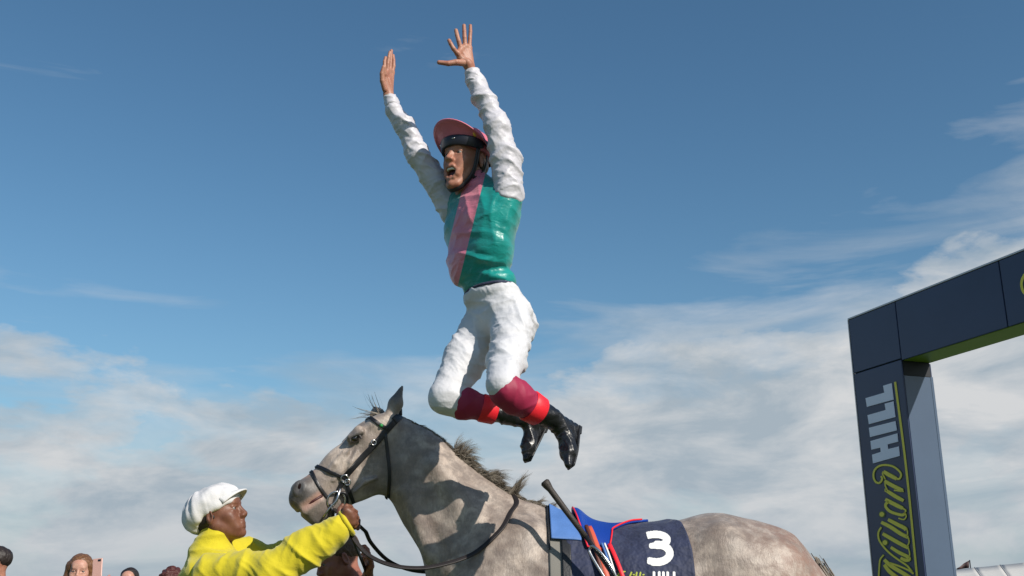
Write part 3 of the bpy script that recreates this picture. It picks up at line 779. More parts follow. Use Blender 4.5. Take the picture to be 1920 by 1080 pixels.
# dark navy ring standing in for the shadow line at the waist
ring = []
for i in range(25):
    a = 2 * math.pi * i / 24; ring.append(PJ(920, 549, 3.80) + Rt @ Vector((0.094 * math.cos(a), 0.124 * math.sin(a), 0)))
V, F = tube(ring, 1.0, 8, flat=(0.006, 0.004), nrm=[(p - PJ(920, 549, 3.8)) for p in ring]); obj('waist_shadow_band', V, F, M_navy, jroot)
# cuffs, bands and boots
def leg_lower(kn, an, heel, ball_, toe, cuff0, f1, f2, seed, rr=1.0):
    ax = an - kn; L = ax.length
    at = lambda f: kn + ax * f
    s = SDF().chain([cuff0, at(f1 * .55), at(f1)], [0.0655 * rr, 0.062 * rr, 0.055 * rr], 0.02); V, F = s.build(0.005, 1)
    V = folds(V, F, 0.0020, 40, axis=ax, seed=seed); obj('boot_cuff', V, F, M_maroon, jroot, label='maroon cuff below the knee')
    s = SDF().cone(at(f1 + .01), at(f2), 0.0555 * rr, 0.052 * rr, 0.005); V, F = s.build(0.005, 1); 
    # red band as a lathe
    d = ax.normalized(); e = d.orthogonal().normalized(); g = d.cross(e); rows = []
    for q, r in ((f1 + .0, .0560), (f1 + .02, .0600), (f2 - .02, .0560), (f2, .0500)):
        rows.append([at(q) + (e * math.cos(2 * math.pi * j / 28) + g * math.sin(2 * math.pi * j / 28)) * r * rr for j in range(29)])
    V, F = grid_mesh(rows, 0.0); obj('red_band', V, F, M_red, jroot)
    b = SDF().chain([at(f2 - .04), at(.72), an], [0.043 * rr, 0.040 * rr, 0.033 * rr], 0.015)
    b.cone(an, heel, 0.031 * rr, 0.023 * rr, 0.02)
    b.cone(an, ball_, 0.032 * rr, 0.026 * rr, 0.02).cone(heel, ball_, 0.022 * rr, 0.025 * rr, 0.02).cone(ball_, toe, 0.027 * rr, 0.014 * rr, 0.015)
    V, F = b.build(0.0042, 1)
    V = folds(V, F, 0.0046, 50, axis=ax, stretch=2.5, seed=seed + 2)
    bt = obj('boot', V, F, M_boot, jroot, label='glossy black leather riding boot')
    fd = (toe - heel); nrm = (heel - an).cross(fd).cross(fd).normalized()
    if nrm.dot(heel - an) < 0: nrm = -nrm
    sole = [heel + nrm * .021 - fd * .06, heel.lerp(ball_, .5) + nrm * .021, ball_ + nrm * .023, toe + nrm * .012 + fd * .03]
    sole = cr(sole, 5); n = len(sole)
    V, F = tube(sole, [0.7 + 0.35 * math.sin(math.pi * (0.15 + 0.8 * i / (n - 1))) for i in range(n)], 10, flat=(0.026 * rr, 0.004), nrm=[nrm] * n)
    so = obj('sole', V, F, M_black, bt)
    V, F = box(heel + nrm * .018 - fd.normalized() * .018 - fd.cross(nrm).normalized() * .018, fd.normalized() * .036, fd.cross(nrm).normalized() * .036, nrm * .014); obj('heel', V, F, M_black, bt, smooth=False)
leg_lower(J['rk'], J['ra'], PJ(1012, 797, 3.83), PJ(991, 836, 3.78), PJ(986, 860, 3.76), PJ(868, 757, 3.73), .40, .59, 20.0, 0.92)
leg_lower(J['lk'], J['la'], PJ(1073, 803, 3.65), PJ(1066, 848, 3.58), PJ(1066, 871, 3.55), PJ(950, 733, 3.47), .42, .62, 25.0, 0.98)

# jockey cap, peak, goggles, strap
hl = frame_local(HM, H0)
s = SDF(); s.ell((-0.016, 0, 0.055), (0.111, 0.097, 0.098), 0.01); s.ell((-0.02, 0, -0.05), (0.2, 0.2, 0.088), 0.01, sub=True)
V, F = s.build(0.004, 1); V = displace(V, F, lambda p, n: 0.0025 * math.sin(6 * math.atan2(p[1], p[0])))
obj('cap', xf(V, HM, H0), F, M_pink, jroot, label='pink silk jockey cap over a helmet')
rows = []
for i in range(31):
    a = math.radians(-98 + 196 * i / 30); row = []
    reach = 0.064 * max(0.05, math.cos(a * 0.82)) ** 0.6
    for j in range(6):
        f = j / 5; rx = 0.112 + reach * f; ry = 0.093 + reach * f * 0.75
        row.append(hl(rx * math.cos(a) - 0.012, ry * math.sin(a), 0.054 + 0.062 * f * max(0.0, math.cos(a)) - 0.020 * f * (1 - math.cos(a)) + 0.010 * math.sin(f * math.pi)))
    rows.append(row)
V, F = grid_mesh(rows, 0.004); obj('peak', V, F, M_pink, jroot, label='upturned pink cap peak')
# goggles worn on the rim
pts, nr = [], []
for i in range(25):
    a = math.radians(-80 + 160 * i / 24); pts.append(hl(0.115 * math.cos(a) - 0.010, 0.099 * math.sin(a), 0.045)); nr.append(HM @ Vector((math.cos(a), math.sin(a), -.25)))
wd = [0.55 + 0.45 * min(1, 3 * math.sin(math.pi * i / 24)) for i in range(25)]
V, F = tube(pts, wd, 12, flat=(0.022, 0.008), nrm=nr); gg = obj('goggles', V, F, M_goggle, jroot, label='black goggles pushed up on the cap rim')
V, F = ball(hl(0.110, 0.020, 0.050), (0.004, 0.009, 0.004), 10, rot=HM); obj('buckle', V, F, M_steel, gg)
V, F = ball(hl(0.085, -0.066, 0.048), (0.006, 0.006, 0.005), 10, rot=HM); obj('buckle', V, F, M_steel, gg)
# dark band and gold badge above the peak
pts, nr = [], []
for i in range(33):
    a = math.radians(-180 + 360 * i / 32); pts.append(hl(0.121 * math.cos(a) - 0.012, 0.103 * math.sin(a), 0.060 + 0.018 * math.cos(a))); nr.append(HM @ Vector((math.cos(a), math.sin(a), .15)))
V, F = tube(pts, 1.0, 10, flat=(0.012, 0.0035), nrm=nr); obj('cap_strap', V, F, M_black, jroot)
V, F = ball(hl(0.062, 0.092, 0.077), (0.013, 0.006, 0.013), 12, rot=HM); obj('badge', V, F, M_gold, jroot)
ch = cr([hl(0.028, 0.090, 0.03), hl(0.022, 0.082, -0.03), hl(0.022, 0.068, -0.085), hl(0.038, 0.035, -0.138), hl(0.046, 0, -0.152), hl(0.038, -0.035, -0.138), hl(0.022, -0.068, -0.085), hl(0.022, -0.082, -0.03), hl(0.028, -0.09, 0.03)], 6)
V, F = tube(ch, 1.0, 8, flat=(0.009, 0.0035), nrm=[(p - hl(0, 0, -0.04)) for p in ch]); obj('chin_strap', V, F, M_black, jroot)
ch = cr([hl(-0.03, 0.09, 0.02), hl(-0.035, 0.082, -0.04), hl(0.0, 0.072, -0.09), hl(0.022, 0.068, -0.085)], 6)
V, F = tube(ch, 1.0, 8, flat=(0.007, 0.003), nrm=[(p - hl(0, 0, -0.04)) for p in ch]); obj('chin_strap', V, F, M_black, jroot)
# sideburn / short hair at nape
s = SDF().ell((-0.035, 0, 0.0), (0.078, 0.074, 0.06), 0.01); V, F = s.build(0.004); V = folds(V, F, 0.002, 90, axis=(1, 0, 0), seed=2)
obj('hair', xf(V, HM, H0), F, M_hair_dark, jroot)
print('jockey', round(time.time() - T0, 1))

# ------------------------------------------------------------------ HORSE
YH = 4.30
hyaw = math.radians(16)
hd = Vector((-math.cos(hyaw), -math.sin(hyaw), 0)); hn = Vector((math.sin(hyaw), -math.cos(hyaw), 0))   # head length direction, near side
HA = P(742, 820, YH)
def HP(px, py, lat=0.0): return on_plane(px, py, HA, hn) + hn * lat
def BP(px, py, lat=0.0): return P(px, py, YH) + Vector((0, -lat, 0))
sideB = Vector((0, 1, 0))
s = SDF()
K = 0.05
# head
s.cone(HP(718, 814), HP(694, 832), 0.086, 0.088, 0.03, side=hn, ratio=0.90)
s.cone(HP(694, 832), HP(642, 876), 0.084, 0.077, 0.03, side=hn, ratio=0.74)
s.cone(HP(642, 876), HP(590, 919), 0.077, 0.063, 0.03, side=hn, ratio=0.74)
s.ell(HP(574, 928), (0.064, 0.055, 0.056), 0.03)
s.cone(HP(702, 876), HP(676, 884), 0.118, 0.105, 0.03, side=hn, ratio=0.58)
s.cone(HP(672, 905), HP(612, 945), 0.070, 0.052, 0.04, side=hn, ratio=0.62)
s.cone(HP(600, 950), HP(585, 958), 0.050, 0.042, 0.02, side=hn, ratio=0.9)
s.cone(HP(570, 945), HP(560, 938), 0.040, 0.036, 0.02, side=hn, ratio=1.0)
s.cone(HP(604, 962), HP(592, 972), 0.034, 0.028, 0.015)
for q in (-1, 1):
    s.cone(HP(668, 812, q * 0.066), HP(652, 828, q * 0.064), 0.022, 0.018, 0.02)            # brow over the eye
    s.cone(HP(664, 862, q * 0.060), HP(628, 890, q * 0.046), 0.010, 0.007, 0.02)            # facial crest
    s.cone(HP(700, 800, q * 0.055), HP(728, 795, q * 0.05), 0.03, 0.03, 0.03)
    s.ell(HP(561, 917, q * 0.040), (0.030, 0.022, 0.031), 0.018)                            # nostril rim
    s.cone(HP(571, 899, q * 0.067), HP(562, 905, q * 0.071), 0.009, 0.018, 0.005, sub=True); s.cone(HP(562, 905, q * 0.071), HP(556, 921, q * 0.069), 0.018, 0.020, 0.005, sub=True)
    s.cone(HP(563, 961, -.04), HP(563, 961, .04), 0.007, 0.007, 0.005, sub=True) if q > 0 else None
    s.ell(HP(661, 826, q * 0.083), (0.019, 0.012, 0.014), 0.008, sub=True)
    s.cone(HP(650, 824, q * .080), HP(674, 815, q * .084), .010, .009, .008)
    s.cone(HP(560, 958, q * 0.045), HP(604, 930, q * 0.062), 0.010, 0.007, 0.006, sub=True)   # mouth line
    s.cone(HP(572, 960, q * 0.030), HP(600, 941, q * 0.038), 0.015, 0.012, 0.012)
    for pl in (((652, 846), (640, 866), (636, 888), (622, 904)), ((664, 850), (654, 870), (652, 884)), ((700, 900), (680, 906), (660, 925)), ((640, 850), (624, 872), (612, 886))):
        s.chain([HP(x, y_, q * (.068 if x > 640 else .054)) for x, y_ in pl], [.007, .009, .008, .006][:len(pl)], .012)
    s.cone(HP(640, 935, q * 0.050), HP(690, 925, q * 0.066), 0.004, 0.006, 0.02, sub=True)
# neck and trunk
s.cone(BP(742, 842), BP(778, 876), 0.130, 0.145, 0.05, side=sideB, ratio=0.60)
s.cone(BP(778, 876), BP(822, 932), 0.145, 0.164, 0.05, side=sideB, ratio=0.60)
s.cone(BP(822, 932), BP(878, 996), 0.164, 0.190, 0.06, side=sideB, ratio=0.64)
s.cone(BP(878, 996), BP(938, 1072), 0.190, 0.265, 0.07, side=sideB, ratio=0.74)
s.cone(BP(930, 1075), BP(1040, 1120), 0.275, 0.305, 0.06, side=sideB, ratio=0.84)
s.cone(BP(1040, 1134), BP(1230, 1134), 0.300, 0.292, 0.05, side=sideB, ratio=0.92)
s.cone(BP(1230, 1132), BP(1345, 1105), 0.290, 0.280, 0.05, side=sideB, ratio=0.92)
s.cone(BP(1345, 1104), BP(1425, 1114), 0.282, 0.255, 0.08, side=sideB, ratio=0.92)
s.cone(BP(1425, 1110), BP(1470, 1140), 0.262, 0.20, 0.06, side=sideB, ratio=0.9)
s.cone(BP(900, 930), BP(1010, 985), 0.04, 0.060, 0.06)         # crest into withers
s.cone(BP(1000, 988), BP(1120, 1030), 0.060, 0.045, 0.06)
s.cone(BP(775, 830), BP(900, 930), 0.05, 0.045, 0.05, side=sideB, ratio=.7)
for q in (-1, 1):
    s.cone(BP(985, 1020, q * 0.12), BP(900, 1150, q * 0.19), 0.09, 0.12, 0.05)       # shoulder blade
    s.cone(BP(905, 1155, q * 0.17), BP(960, 1210, q * 0.20), 0.11, 0.11, 0.06)
    s.cone(BP(820, 880, q * .07), BP(905, 1000, q * .115), 0.05, 0.06, 0.04)         # neck muscle
    s.ell(BP(1340, 1040, q * 0.17), (0.10, 0.07, 0.10), 0.06)
    s.ell(BP(1420, 1090, q * 0.16), (0.17, 0.10, 0.16), 0.06)                        # haunch
    s.cone(BP(1450, 1060, q * .08), BP(1490, 1130, q * .10), .08, .13, .05)
    s.cone(BP(770, 925, q * .055), BP(815, 1040, q * .085), .035, .045, .03)              # windpipe side
    s.cone(BP(940, 1005, q * .12), BP(880, 1110, q * .20), .045, .06, .03)
# legs (below the frame)
xs_f = BP(950, 1180).x; xs_h = BP(1440, 1150).x
for q in (-1, 1):
    y = YH + q * 0.16; fx = xs_f + (0.05 if q < 0 else -0.04)
    s.chain([(fx, y, 1.0), (fx + 0.02, y, 0.78), (fx, y, 0.47)], [0.12, 0.085, 0.05], 0.04)
    s.chain([(fx, y, 0.47), (fx - .005, y, 0.42), (fx + .01, y, 0.18), (fx - 0.035, y, 0.085)], [0.044, 0.038, 0.030, 0.032], 0.02)
    hx = xs_h + (0.08 if q < 0 else -0.06)
    s.chain([(hx - .08, y, 1.05), (hx - 0.10, y, 0.86), (hx + 0.05, y, 0.52)], [0.19, 0.15, 0.055], 0.05)
    s.chain([(hx + .06, y, 0.52), (hx + 0.05, y, 0.45), (hx + 0.02, y, 0.17), (hx - 0.03, y, 0.085)], [0.05, 0.040, 0.032, 0.034], 0.02)
# near ear and far ear
def ear(base, tip, wdir):
    s.cone(base, base.lerp(tip, .45), 0.022, 0.030, 0.02).cone(base.lerp(tip, .45), tip, 0.030, 0.004, 0.012)
e0, e1 = HP(728, 786, 0.045), HP(750, 728, 0.055)
ear(e0, e1, hn); ear(HP(716, 785, -0.055), HP(706, 757, -0.075), hn)
s.cone(HP(724, 776, 0.082), HP(741, 742, 0.086), 0.015, 0.008, 0.006, sub=True)
V, F = s.build(0.0062, 1)
print('horse field', len(V), round(time.time() - T0, 1))
def horse_disp(p, n):
    v = Vector(p)
    return 0.006 * noise.noise(v * 5.0) + 0.0022 * noise.noise(v * 16)
V = displace(V, F, horse_disp)
hroot = thing('horse', 'dappled grey horse standing beneath the leaping jockey', 'horse', (BP(1150, 1100).x, YH, 0))
hb = obj('body', V, F, M_coat, hroot)
# zones
A1 = HP(556, 930); zone = np.zeros((len(V), 4), np.float32); zone[:, 3] = 1
def fall(V, c, r0, r1): 
    d = np.linalg.norm(V - np.array(c, np.float32), axis=1); return np.clip((r1 - d) / (r1 - r0), 0, 1)
dark = np.maximum(fall(V, HP(548, 925, .04), 0.05, 0.15) * .95, fall(V, HP(590, 970), 0.02, 0.09) * .8)
for q in (-1, 1): dark = np.maximum(dark, fall(V, HP(661, 826, q * .08), 0.018, 0.045)); dark = np.maximum(dark, fall(V, HP(739, 742, q * .07), 0.02, 0.07) * .7)
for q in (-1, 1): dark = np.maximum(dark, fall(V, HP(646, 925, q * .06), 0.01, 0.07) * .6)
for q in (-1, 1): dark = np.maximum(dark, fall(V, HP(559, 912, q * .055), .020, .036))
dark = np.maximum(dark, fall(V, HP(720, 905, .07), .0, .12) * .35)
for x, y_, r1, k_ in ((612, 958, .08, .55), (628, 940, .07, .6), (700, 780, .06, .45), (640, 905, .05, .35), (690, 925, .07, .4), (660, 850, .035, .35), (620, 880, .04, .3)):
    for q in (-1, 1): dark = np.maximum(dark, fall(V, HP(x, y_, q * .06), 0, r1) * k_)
pink = np.zeros(len(V), np.float32)
pink = np.maximum(pink, fall(V, HP(572, 880), 0.02, 0.052)); 
for f in np.linspace(0, 1, 6): pink = np.maximum(pink, fall(V, HP(568 + 28 * f, 953 - 20 * f, .05), 0.010, 0.026) * .9)
zone[:, 0] = dark * (1 - pink); zone[:, 1] = pink * .62
zone[:, 2] = np.clip((V[:, 0] - BP(1360, 1000).x) / 0.25, 0, 1) * .8
ca = hb.data.color_attributes.new('zone', 'FLOAT_COLOR', 'POINT'); ca.data.foreach_set('color', zone.ravel())
bvh = BVHTree.FromPolygons([tuple(v) for v in V.tolist()], F.tolist())
def hit(px, py, lift=0.004, tree=None):
    d = ray(px, py).normalized(); loc, n, i, t = (tree or bvh).ray_cast(CAM, d)
    if loc is None: return None, None
    if n.dot(d) > 0: n = -n
    return loc + n * lift, n
def mirror(p): return p - hn * 2 * (p - HA).dot(hn)
for q in (-1, 1):
    V1, F1 = ball(HP(560, 914, q * 0.040), (0.020, 0.015, 0.025), 14); obj('nostril', V1, F1, M_nostril, hroot)
    V1, F1 = tube([HP(566, 954, q * .034), HP(584, 942, q * .045), HP(602, 931, q * .052)], [.004, .007, .005], 8); obj('mouth_lining', V1, F1, M_mouth, hroot)
for q in (-1, 1):
    V1, F1 = ball(HP(661, 827, q * 0.0665), (0.0185, 0.0185, 0.0165), 20); obj('eye', V1, F1, M_horse_eye, hroot)
    ey = [HP(661 - 11 * math.cos(a), 828 - 9 * math.sin(a) , q * (0.081 - .002 * math.cos(a))) for a in [i * math.pi / 12 for i in range(13)]]
    V1, F1 = tube(cr(ey, 3), 0.0042, 8); obj('eyelid', V1, F1, M_lid, hroot)
for q in (-1, 1):
    y = YH + q * 0.16; fx = xs_f + (0.05 if q < 0 else -0.04); hx = xs_h + (0.08 if q < 0 else -0.06)
    for x in (fx - 0.05, hx - 0.045):
        rows = [[(x - (0.02 if z == 0 else 0) * math.cos(a) * -1 + r * math.cos(a), y + r * 0.9 * math.sin(a), z) for a in [2 * math.pi * j / 20 for j in range(21)]] for z, r in ((0.0, 0.066), (0.045, 0.056), (0.088, 0.043), (0.088, 0.001))]
        V1, F1 = grid_mesh(rows, 0); obj('hoof', V1, F1, M_hoof, hroot)
# tail
def strands(n, root_fn, dir_fn, len_fn, wid=0.002, seg=6, grav=0.0, curl=0.02):
    Vs, Fs = [], []
    for i in range(n):
        f = random.random(); r = root_fn(f); d = dir_fn(f).normalized(); L = len_fn(f)
        side = d.orthogonal().normalized(); side = Matrix.Rotation(random.random() * 6.28, 3, d) @ side
        b = d.cross(side); c1 = random.uniform(-1, 1) * curl; c2 = random.uniform(-1, 1) * curl; base = len(Vs)
        for k in range(seg + 1):
            t = k / seg; p = r + d * L * t + side * c1 * t * t * 2 + b * c2 * math.sin(t * 3) + Vector((0, 0, -grav * L * t * t))
            w_ = wid * (1 - t) ** 0.6 * 0.5 + 0.0002
            Vs += [tuple(p + side * w_), tuple(p - side * w_)]
        for k in range(seg): Fs.append((base + 2 * k, base + 2 * k + 1, base + 2 * k + 3, base + 2 * k + 2))
    return np.array(Vs, np.float32), np.array(Fs)
th = BP(1515, 1075)
V1, F1 = strands(900, lambda f: th + Vector((random.gauss(0, .02) + .03, random.gauss(0, .02), random.gauss(-.02, .03))), lambda f: Vector((0.55 + random.gauss(0, .05), random.gauss(0, .08), -0.9)), lambda f: random.uniform(.5, 1.0), wid=.005, seg=10, grav=.75, curl=.03)
obj('tail', V1, F1, M_mane, hroot)
s = SDF().chain([BP(1470, 1042), BP(1502, 1058), BP(1530, 1092), BP(1545, 1140)], [.030, .032, .030, .02], .02); V1, F1 = s.build(.006); V1 = folds(V1, F1, .004, 60, axis=(0, 1, 0), seed=4)
obj('dock', V1, F1, M_mane, hroot)
# mane: roots along the crest, in wind blown tufts
crest = cr([BP(752, 770), BP(778, 786), BP(806, 806), BP(838, 830), BP(868, 857), BP(900, 890), BP(930, 920), BP(962, 940), BP(1000, 945), BP(1030, 952)], 10)
def crest_at(f):
    x = f * (len(crest) - 1); i = min(int(x), len(crest) - 2); p = crest[i].lerp(crest[i + 1], x - i)
    loc, n, ii, t = bvh.ray_cast(p + Vector((0, 0, .25)), Vector((0, 0, -1)))
    return (loc if loc is not None else p)
tufts = []
random.seed(11)
def add_tuft(f, n, L, d, spread=.25, w=.0035, cl=.02, gr=0.0, rs=.012):
    r0 = crest_at(f)
    tufts.append(strands(n, lambda q: r0 + Vector((random.gauss(0, rs), random.gauss(0, .012), random.gauss(-.006, .004))), lambda q: Vector(d) + Vector((random.gauss(0, spread), random.gauss(0, spread), random.gauss(0, spread))), lambda q: L * random.uniform(.5, 1.1), wid=w, curl=cl, grav=gr))
def add_lock(f, L, d0, d1, n=22, r0=.009, w=.0022):
    root = crest_at(min(max(f, 0), 1)) + Vector((0, random.gauss(0, .010), -.006)); d0 = Vector(d0).normalized(); d1 = Vector(d1).normalized()
    s1 = d0.orthogonal().normalized(); s2 = d0.cross(s1); ph = random.random() * 6.28; cu = random.uniform(.002, .010); Vs, Fs = [], []
    for k in range(n):
        a = random.random() * 6.28; q = math.sqrt(random.random()) * r0; lo_ = (s1 * math.cos(a) + s2 * math.sin(a)) * q
        Lk = L * random.uniform(.65, 1.1); base = len(Vs); sd = (s1 * math.cos(a * 3) + s2 * math.sin(a * 3)); fz = random.gauss(0, .006)
        for g in range(8):
            t = g / 7; dd = d0 * t + (d1 - d0) * t * t * .5
            p = root + dd * Lk + lo_ * (1 - .65 * t) + sd * fz * t * t + (s1 * math.cos(ph + t * 3) + s2 * math.sin(ph + t * 3)) * cu * t
            ww = sd.cross(dd.normalized() if dd.length > 1e-6 else d0).normalized() * (w * .5 * (1 - t * .85))
            Vs += [tuple(p + ww), tuple(p - ww)]
        for g in range(7): Fs.append((base + 2 * g, base + 2 * g + 1, base + 2 * g + 3, base + 2 * g + 2))
    tufts.append((np.array(Vs, np.float32), np.array(Fs)))
G = random.gauss
for i in range(150):   # short dark hair lying along the crest behind the ears
    f = random.uniform(0, .36); add_lock(f, random.uniform(.03, .055), (.85, G(.1, .2), -.35 + G(0, .15)), (.8, .3, -.8), 18, .007)
for i in range(260):   # thicker hair lying back along the lower crest
    f = random.uniform(.36, 1.0); k = 1 if f < .75 else .62
    add_lock(f, random.uniform(.05, .095) * k, (.75 + G(0, .2), G(.05, .25), .28 + G(0, .22)), (.85, G(.2, .4), -.75 + G(0, .2)), 20, .008)
for f, n, L, d0, d1 in ((.40, 5, .10, (.1, 0, 1), (1, 0, .2)), (.425, 8, .13, (-.15, -.1, 1), (.7, 0, .6)), (.44, 8, .12, (.1, 0, 1), (1, .1, .0)), (.46, 6, .11, (.4, 0, .8), (1, 0, -.5)),
                        (.59, 5, .10, (.4, 0, .9), (1, 0, -.2)), (.61, 7, .12, (.2, 0, 1), (1.2, 0, -.3)), (.63, 6, .12, (.5, 0, .8), (1.2, 0, -.5)), (.765, 7, .12, (.45, -.1, .9), (.6, -.1, .7)), (.775, 5, .13, (.6, -.1, .8), (.5, -.1, .9)),
                        (.90, 3, .06, (.8, 0, .5), (1, 0, .2)), (.98, 5, .07, (.7, 0, .6), (1, 0, .4))):
    for c_ in range(n): add_lock(f + G(0, .008), L * random.uniform(.6, 1.1), Vector(d0) + Vector((G(0, .18), G(0, .2), G(0, .15))), Vector(d1) + Vector((G(0, .2), G(0, .2), G(0, .2))), 22, .008)
fk = HP(722, 776)
for L, d, n in ((.12, (-.62, 0, .85), 5), (.12, (-1, 0, .06), 5), (.11, (-.6, -.1, .9), 7), (.09, (-1, -.1, .12), 7), (.08, (-1, 0, .0), 4), (.03, (-.4, 0, .9), 12), (.03, (-.9, 0, .2), 10)):
    tufts.append(strands(n, lambda q: HP(716, 780) + Vector((random.gauss(0, .010), random.gauss(0, .016), random.gauss(0, .006))), lambda q: Vector(d) + Vector((random.gauss(0, .12), random.gauss(0, .15), random.gauss(0, .12))), lambda q: L * random.uniform(.5, 1.15), wid=.0026, curl=.015))
V1, F1, _ = join(tufts); obj('mane', V1, F1, M_mane, hroot, label='wind blown brown grey mane')
print('horse', round(time.time() - T0, 1))

# ------------------------------------------------------------------ BRIDLE
br = thing('bridle', 'black leather bridle and reins on the grey horse', 'bridle', HP(700, 850))
def surf_path(pix, n=6, lift=0.004):
    c = cr([Vector((x, y, 0)) for x, y in pix], n); P_, N_ = [], []
    for q in c:
        p, nn = hit(q.x, q.y, lift)
        if p is None: continue
        P_.append(p); N_.append(nn)
    for _ in range(2):
        P_ = [P_[0]] + [P_[i] * .5 + (P_[i - 1] + P_[i + 1]) * .25 for i in range(1, len(P_) - 1)] + [P_[-1]]
        N_ = [N_[0]] + [(N_[i] + N_[i - 1] + N_[i + 1]).normalized() for i in range(1, len(N_) - 1)] + [N_[-1]]
    return P_, N_
def strap(name, pix, wpx, m=M_leather, th=.0028, both=True, lift=.004):
    P_, N_ = surf_path(pix, lift=lift)
    V, F = tube(P_, 1.0, 10, flat=(wpx / 440 / 2, th), nrm=N_); obj(name, V, F, m, br)
    if both:
        P2 = [mirror(p) for p in P_]; N2 = [n - hn * 2 * n.dot(hn) for n in N_]
        V, F = tube(P2, 1.0, 10, flat=(wpx / 440 / 2, th), nrm=N2); obj(name, V, F, m, br)
    return P_
def over(name, p_near, wpx, top, m=M_leather):
    a = Vector(p_near); b = mirror(a); V, F = tube(cr([a, a.lerp(top, .6) + hn * .012, top, b.lerp(top, .6) - hn * .012, b], 6), 1.0, 8, flat=(wpx / 440 / 2, .003), nrm=None)
    obj(name, V, F, m, br)
ck = strap('cheek_strap', [(748, 782), (726, 806), (702, 834), (675, 862), (655, 884), (644, 898)], 11)
strap('headpiece', [(752, 778), (738, 790)], 14)
bb = strap('browband', [(728, 806), (712, 796), (696, 785)], 7)
strap('throat_lash', [(722, 812), (727, 850), (731, 890), (729, 932)], 6)
nb1 = strap('noseband', [(646, 896), (624, 887), (606, 879), (597, 876)], 6.5)
nb2 = strap('noseband', [(586, 886), (591, 898), (600, 915), (614, 934)], 5.5)
strap('noseband', [(648, 902), (656, 924), (664, 946)], 6.5)
strap('bit_strap', [(644, 900), (636, 916), (632, 930)], 8)
def over_top(name, a, u, r, m=M_leather):
    pts = [a]
    for k in range(1, 12):
        q = a.lerp(mirror(a), k / 12); loc, n_, ii, t = bvh.ray_cast(q + u * .2, -u)
        pts.append((loc if loc is not None else q) + u * .004)
    pts.append(mirror(a)); pts = [pts[0]] + [pts[i] * .5 + (pts[i - 1] + pts[i + 1]) * .25 for i in range(1, 12)] + [pts[-1]]
    V, F = tube(pts, 1.0, 8, flat=(r, .003), nrm=[u + (p - a.lerp(mirror(a), .5)) * 6 for p in pts]); obj(name, V, F, m, br)
u_nose = (HP(570, 880) - HP(600, 920)).normalized(); u_poll = (HP(700, 770) - HP(720, 815)).normalized()
over_top('noseband', nb1[-1], u_nose, .0075); over_top('noseband', nb2[0], u_nose, .0065); over_top('browband', bb[-1], u_poll, .008)
p, n = hit(714, 798, .008); V, F = ball(p, .008, 10); obj('browband_badge', V, F, M_print_green, br)
p, n = hit(750, 780, .004); V, F = tube(cr([p, HP(748, 768, .03), HP(746, 764, 0), mirror(p)], 6), .008, 8); obj('headpiece', V, F, M_leather, br)
for (x, y, r) in ((646, 897, .015), (700, 830, .010), (652, 904, .012)):
    p, n = hit(x, y, .009)
    if p is None: continue
    e = n.orthogonal().normalized(); g = n.cross(e)
    V, F = tube([p + (e * math.cos(t) + g * math.sin(t)) * r for t in [i * math.pi / 8 for i in range(17)]], .0028, 6); obj('buckle', V, F, M_steel, br)
bitc, bn = hit(630, 938, .012)
e = Vector((0.25, 0, 1)).normalized(); g = bn.cross(e).normalized(); e = g.cross(bn)
V, F = tube([bitc + (e * math.cos(t) + g * math.sin(t)) * .036 for t in [i * math.pi / 12 for i in range(25)]], .0042, 8); obj('bit_ring', V, F, M_steel, br)
V, F = tube([mirror(bitc + (e * math.cos(t) + g * math.sin(t)) * .036) for t in [i * math.pi / 12 for i in range(25)]], .0042, 8); obj('bit_ring', V, F, M_steel, br)
V, F = tube([bitc + bn * .005 + e * .05, bitc + bn * .008, bitc + bn * .006 - e * .04 + g * .02, bitc + bn * .006 - e * .075 + g * .03], [.006, .006, .005, .004], 8); obj('bit_cheek', V, F, M_steel, br)
V, F = tube([bitc - bn * .0, mirror(bitc)], .007, 8); obj('bit', V, F, M_steel, br)
V, F = tube(cr([bitc + e * .03, hit(648, 925, .012)[0], hit(650, 945, .012)[0]], 6), .006, 8); obj('bit_strap', V, F, M_leather, br)
V, F = tube(cr([bitc - e * .02 + g * .02, bitc - e * .05 + g * .0 + bn * .01, bitc - e * .085 - g * .01], 6), .007, 8); obj('lip_strap', V, F, M_leather, br)
# reins: from the bit hanging in a long curve, back up over the withers, both sides
wi = BP(968, 938)
near = [bitc - e * .034, P(648, 975, 4.06), P(660, 1005, 4.02), P(690, 1040, 3.98), P(735, 1060, 3.96), P(790, 1065, 3.98), P(840, 1056, 4.02), P(880, 1042, 4.06)]
tail_ = []
for x, y in ((905, 1028), (925, 1010), (945, 988), (958, 962), (968, 944)):
    q, n_ = hit(x, y, .008); tail_.append(q)
rein = cr(near + tail_ + [crest_at(.765) + Vector((0, 0, .006))], 8)
V, F = tube(rein, 1.0, 10, flat=(.0095, .0035), nrm=None); obj('rein', V, F, M_rein, br)
far = [Vector((p.x, 2 * YH - p.y, p.z)) for p in rein]; far[0:10] = [mirror(bitc).lerp(far[10], i / 10) for i in range(10)]
V, F = tube(far, 1.0, 10, flat=(.0095, .0035)); obj('rein', V, F, M_rein, br)
lead = cr([P(655, 985, 4.04), P(663, 1012, 4.05), P(674, 1040, 4.3), P(684, 1066, 4.48), P(690, 1090, 4.5), P(694, 1130, 4.5)], 6)
V, F = tube(lead, 1.0, 10, flat=(.011, .004)); tag(link('lead_strap', mk_mesh('lead_strap', V, F, M_rein)), 'dark lead strap hanging down from the bit to the stooping man', 'strap')

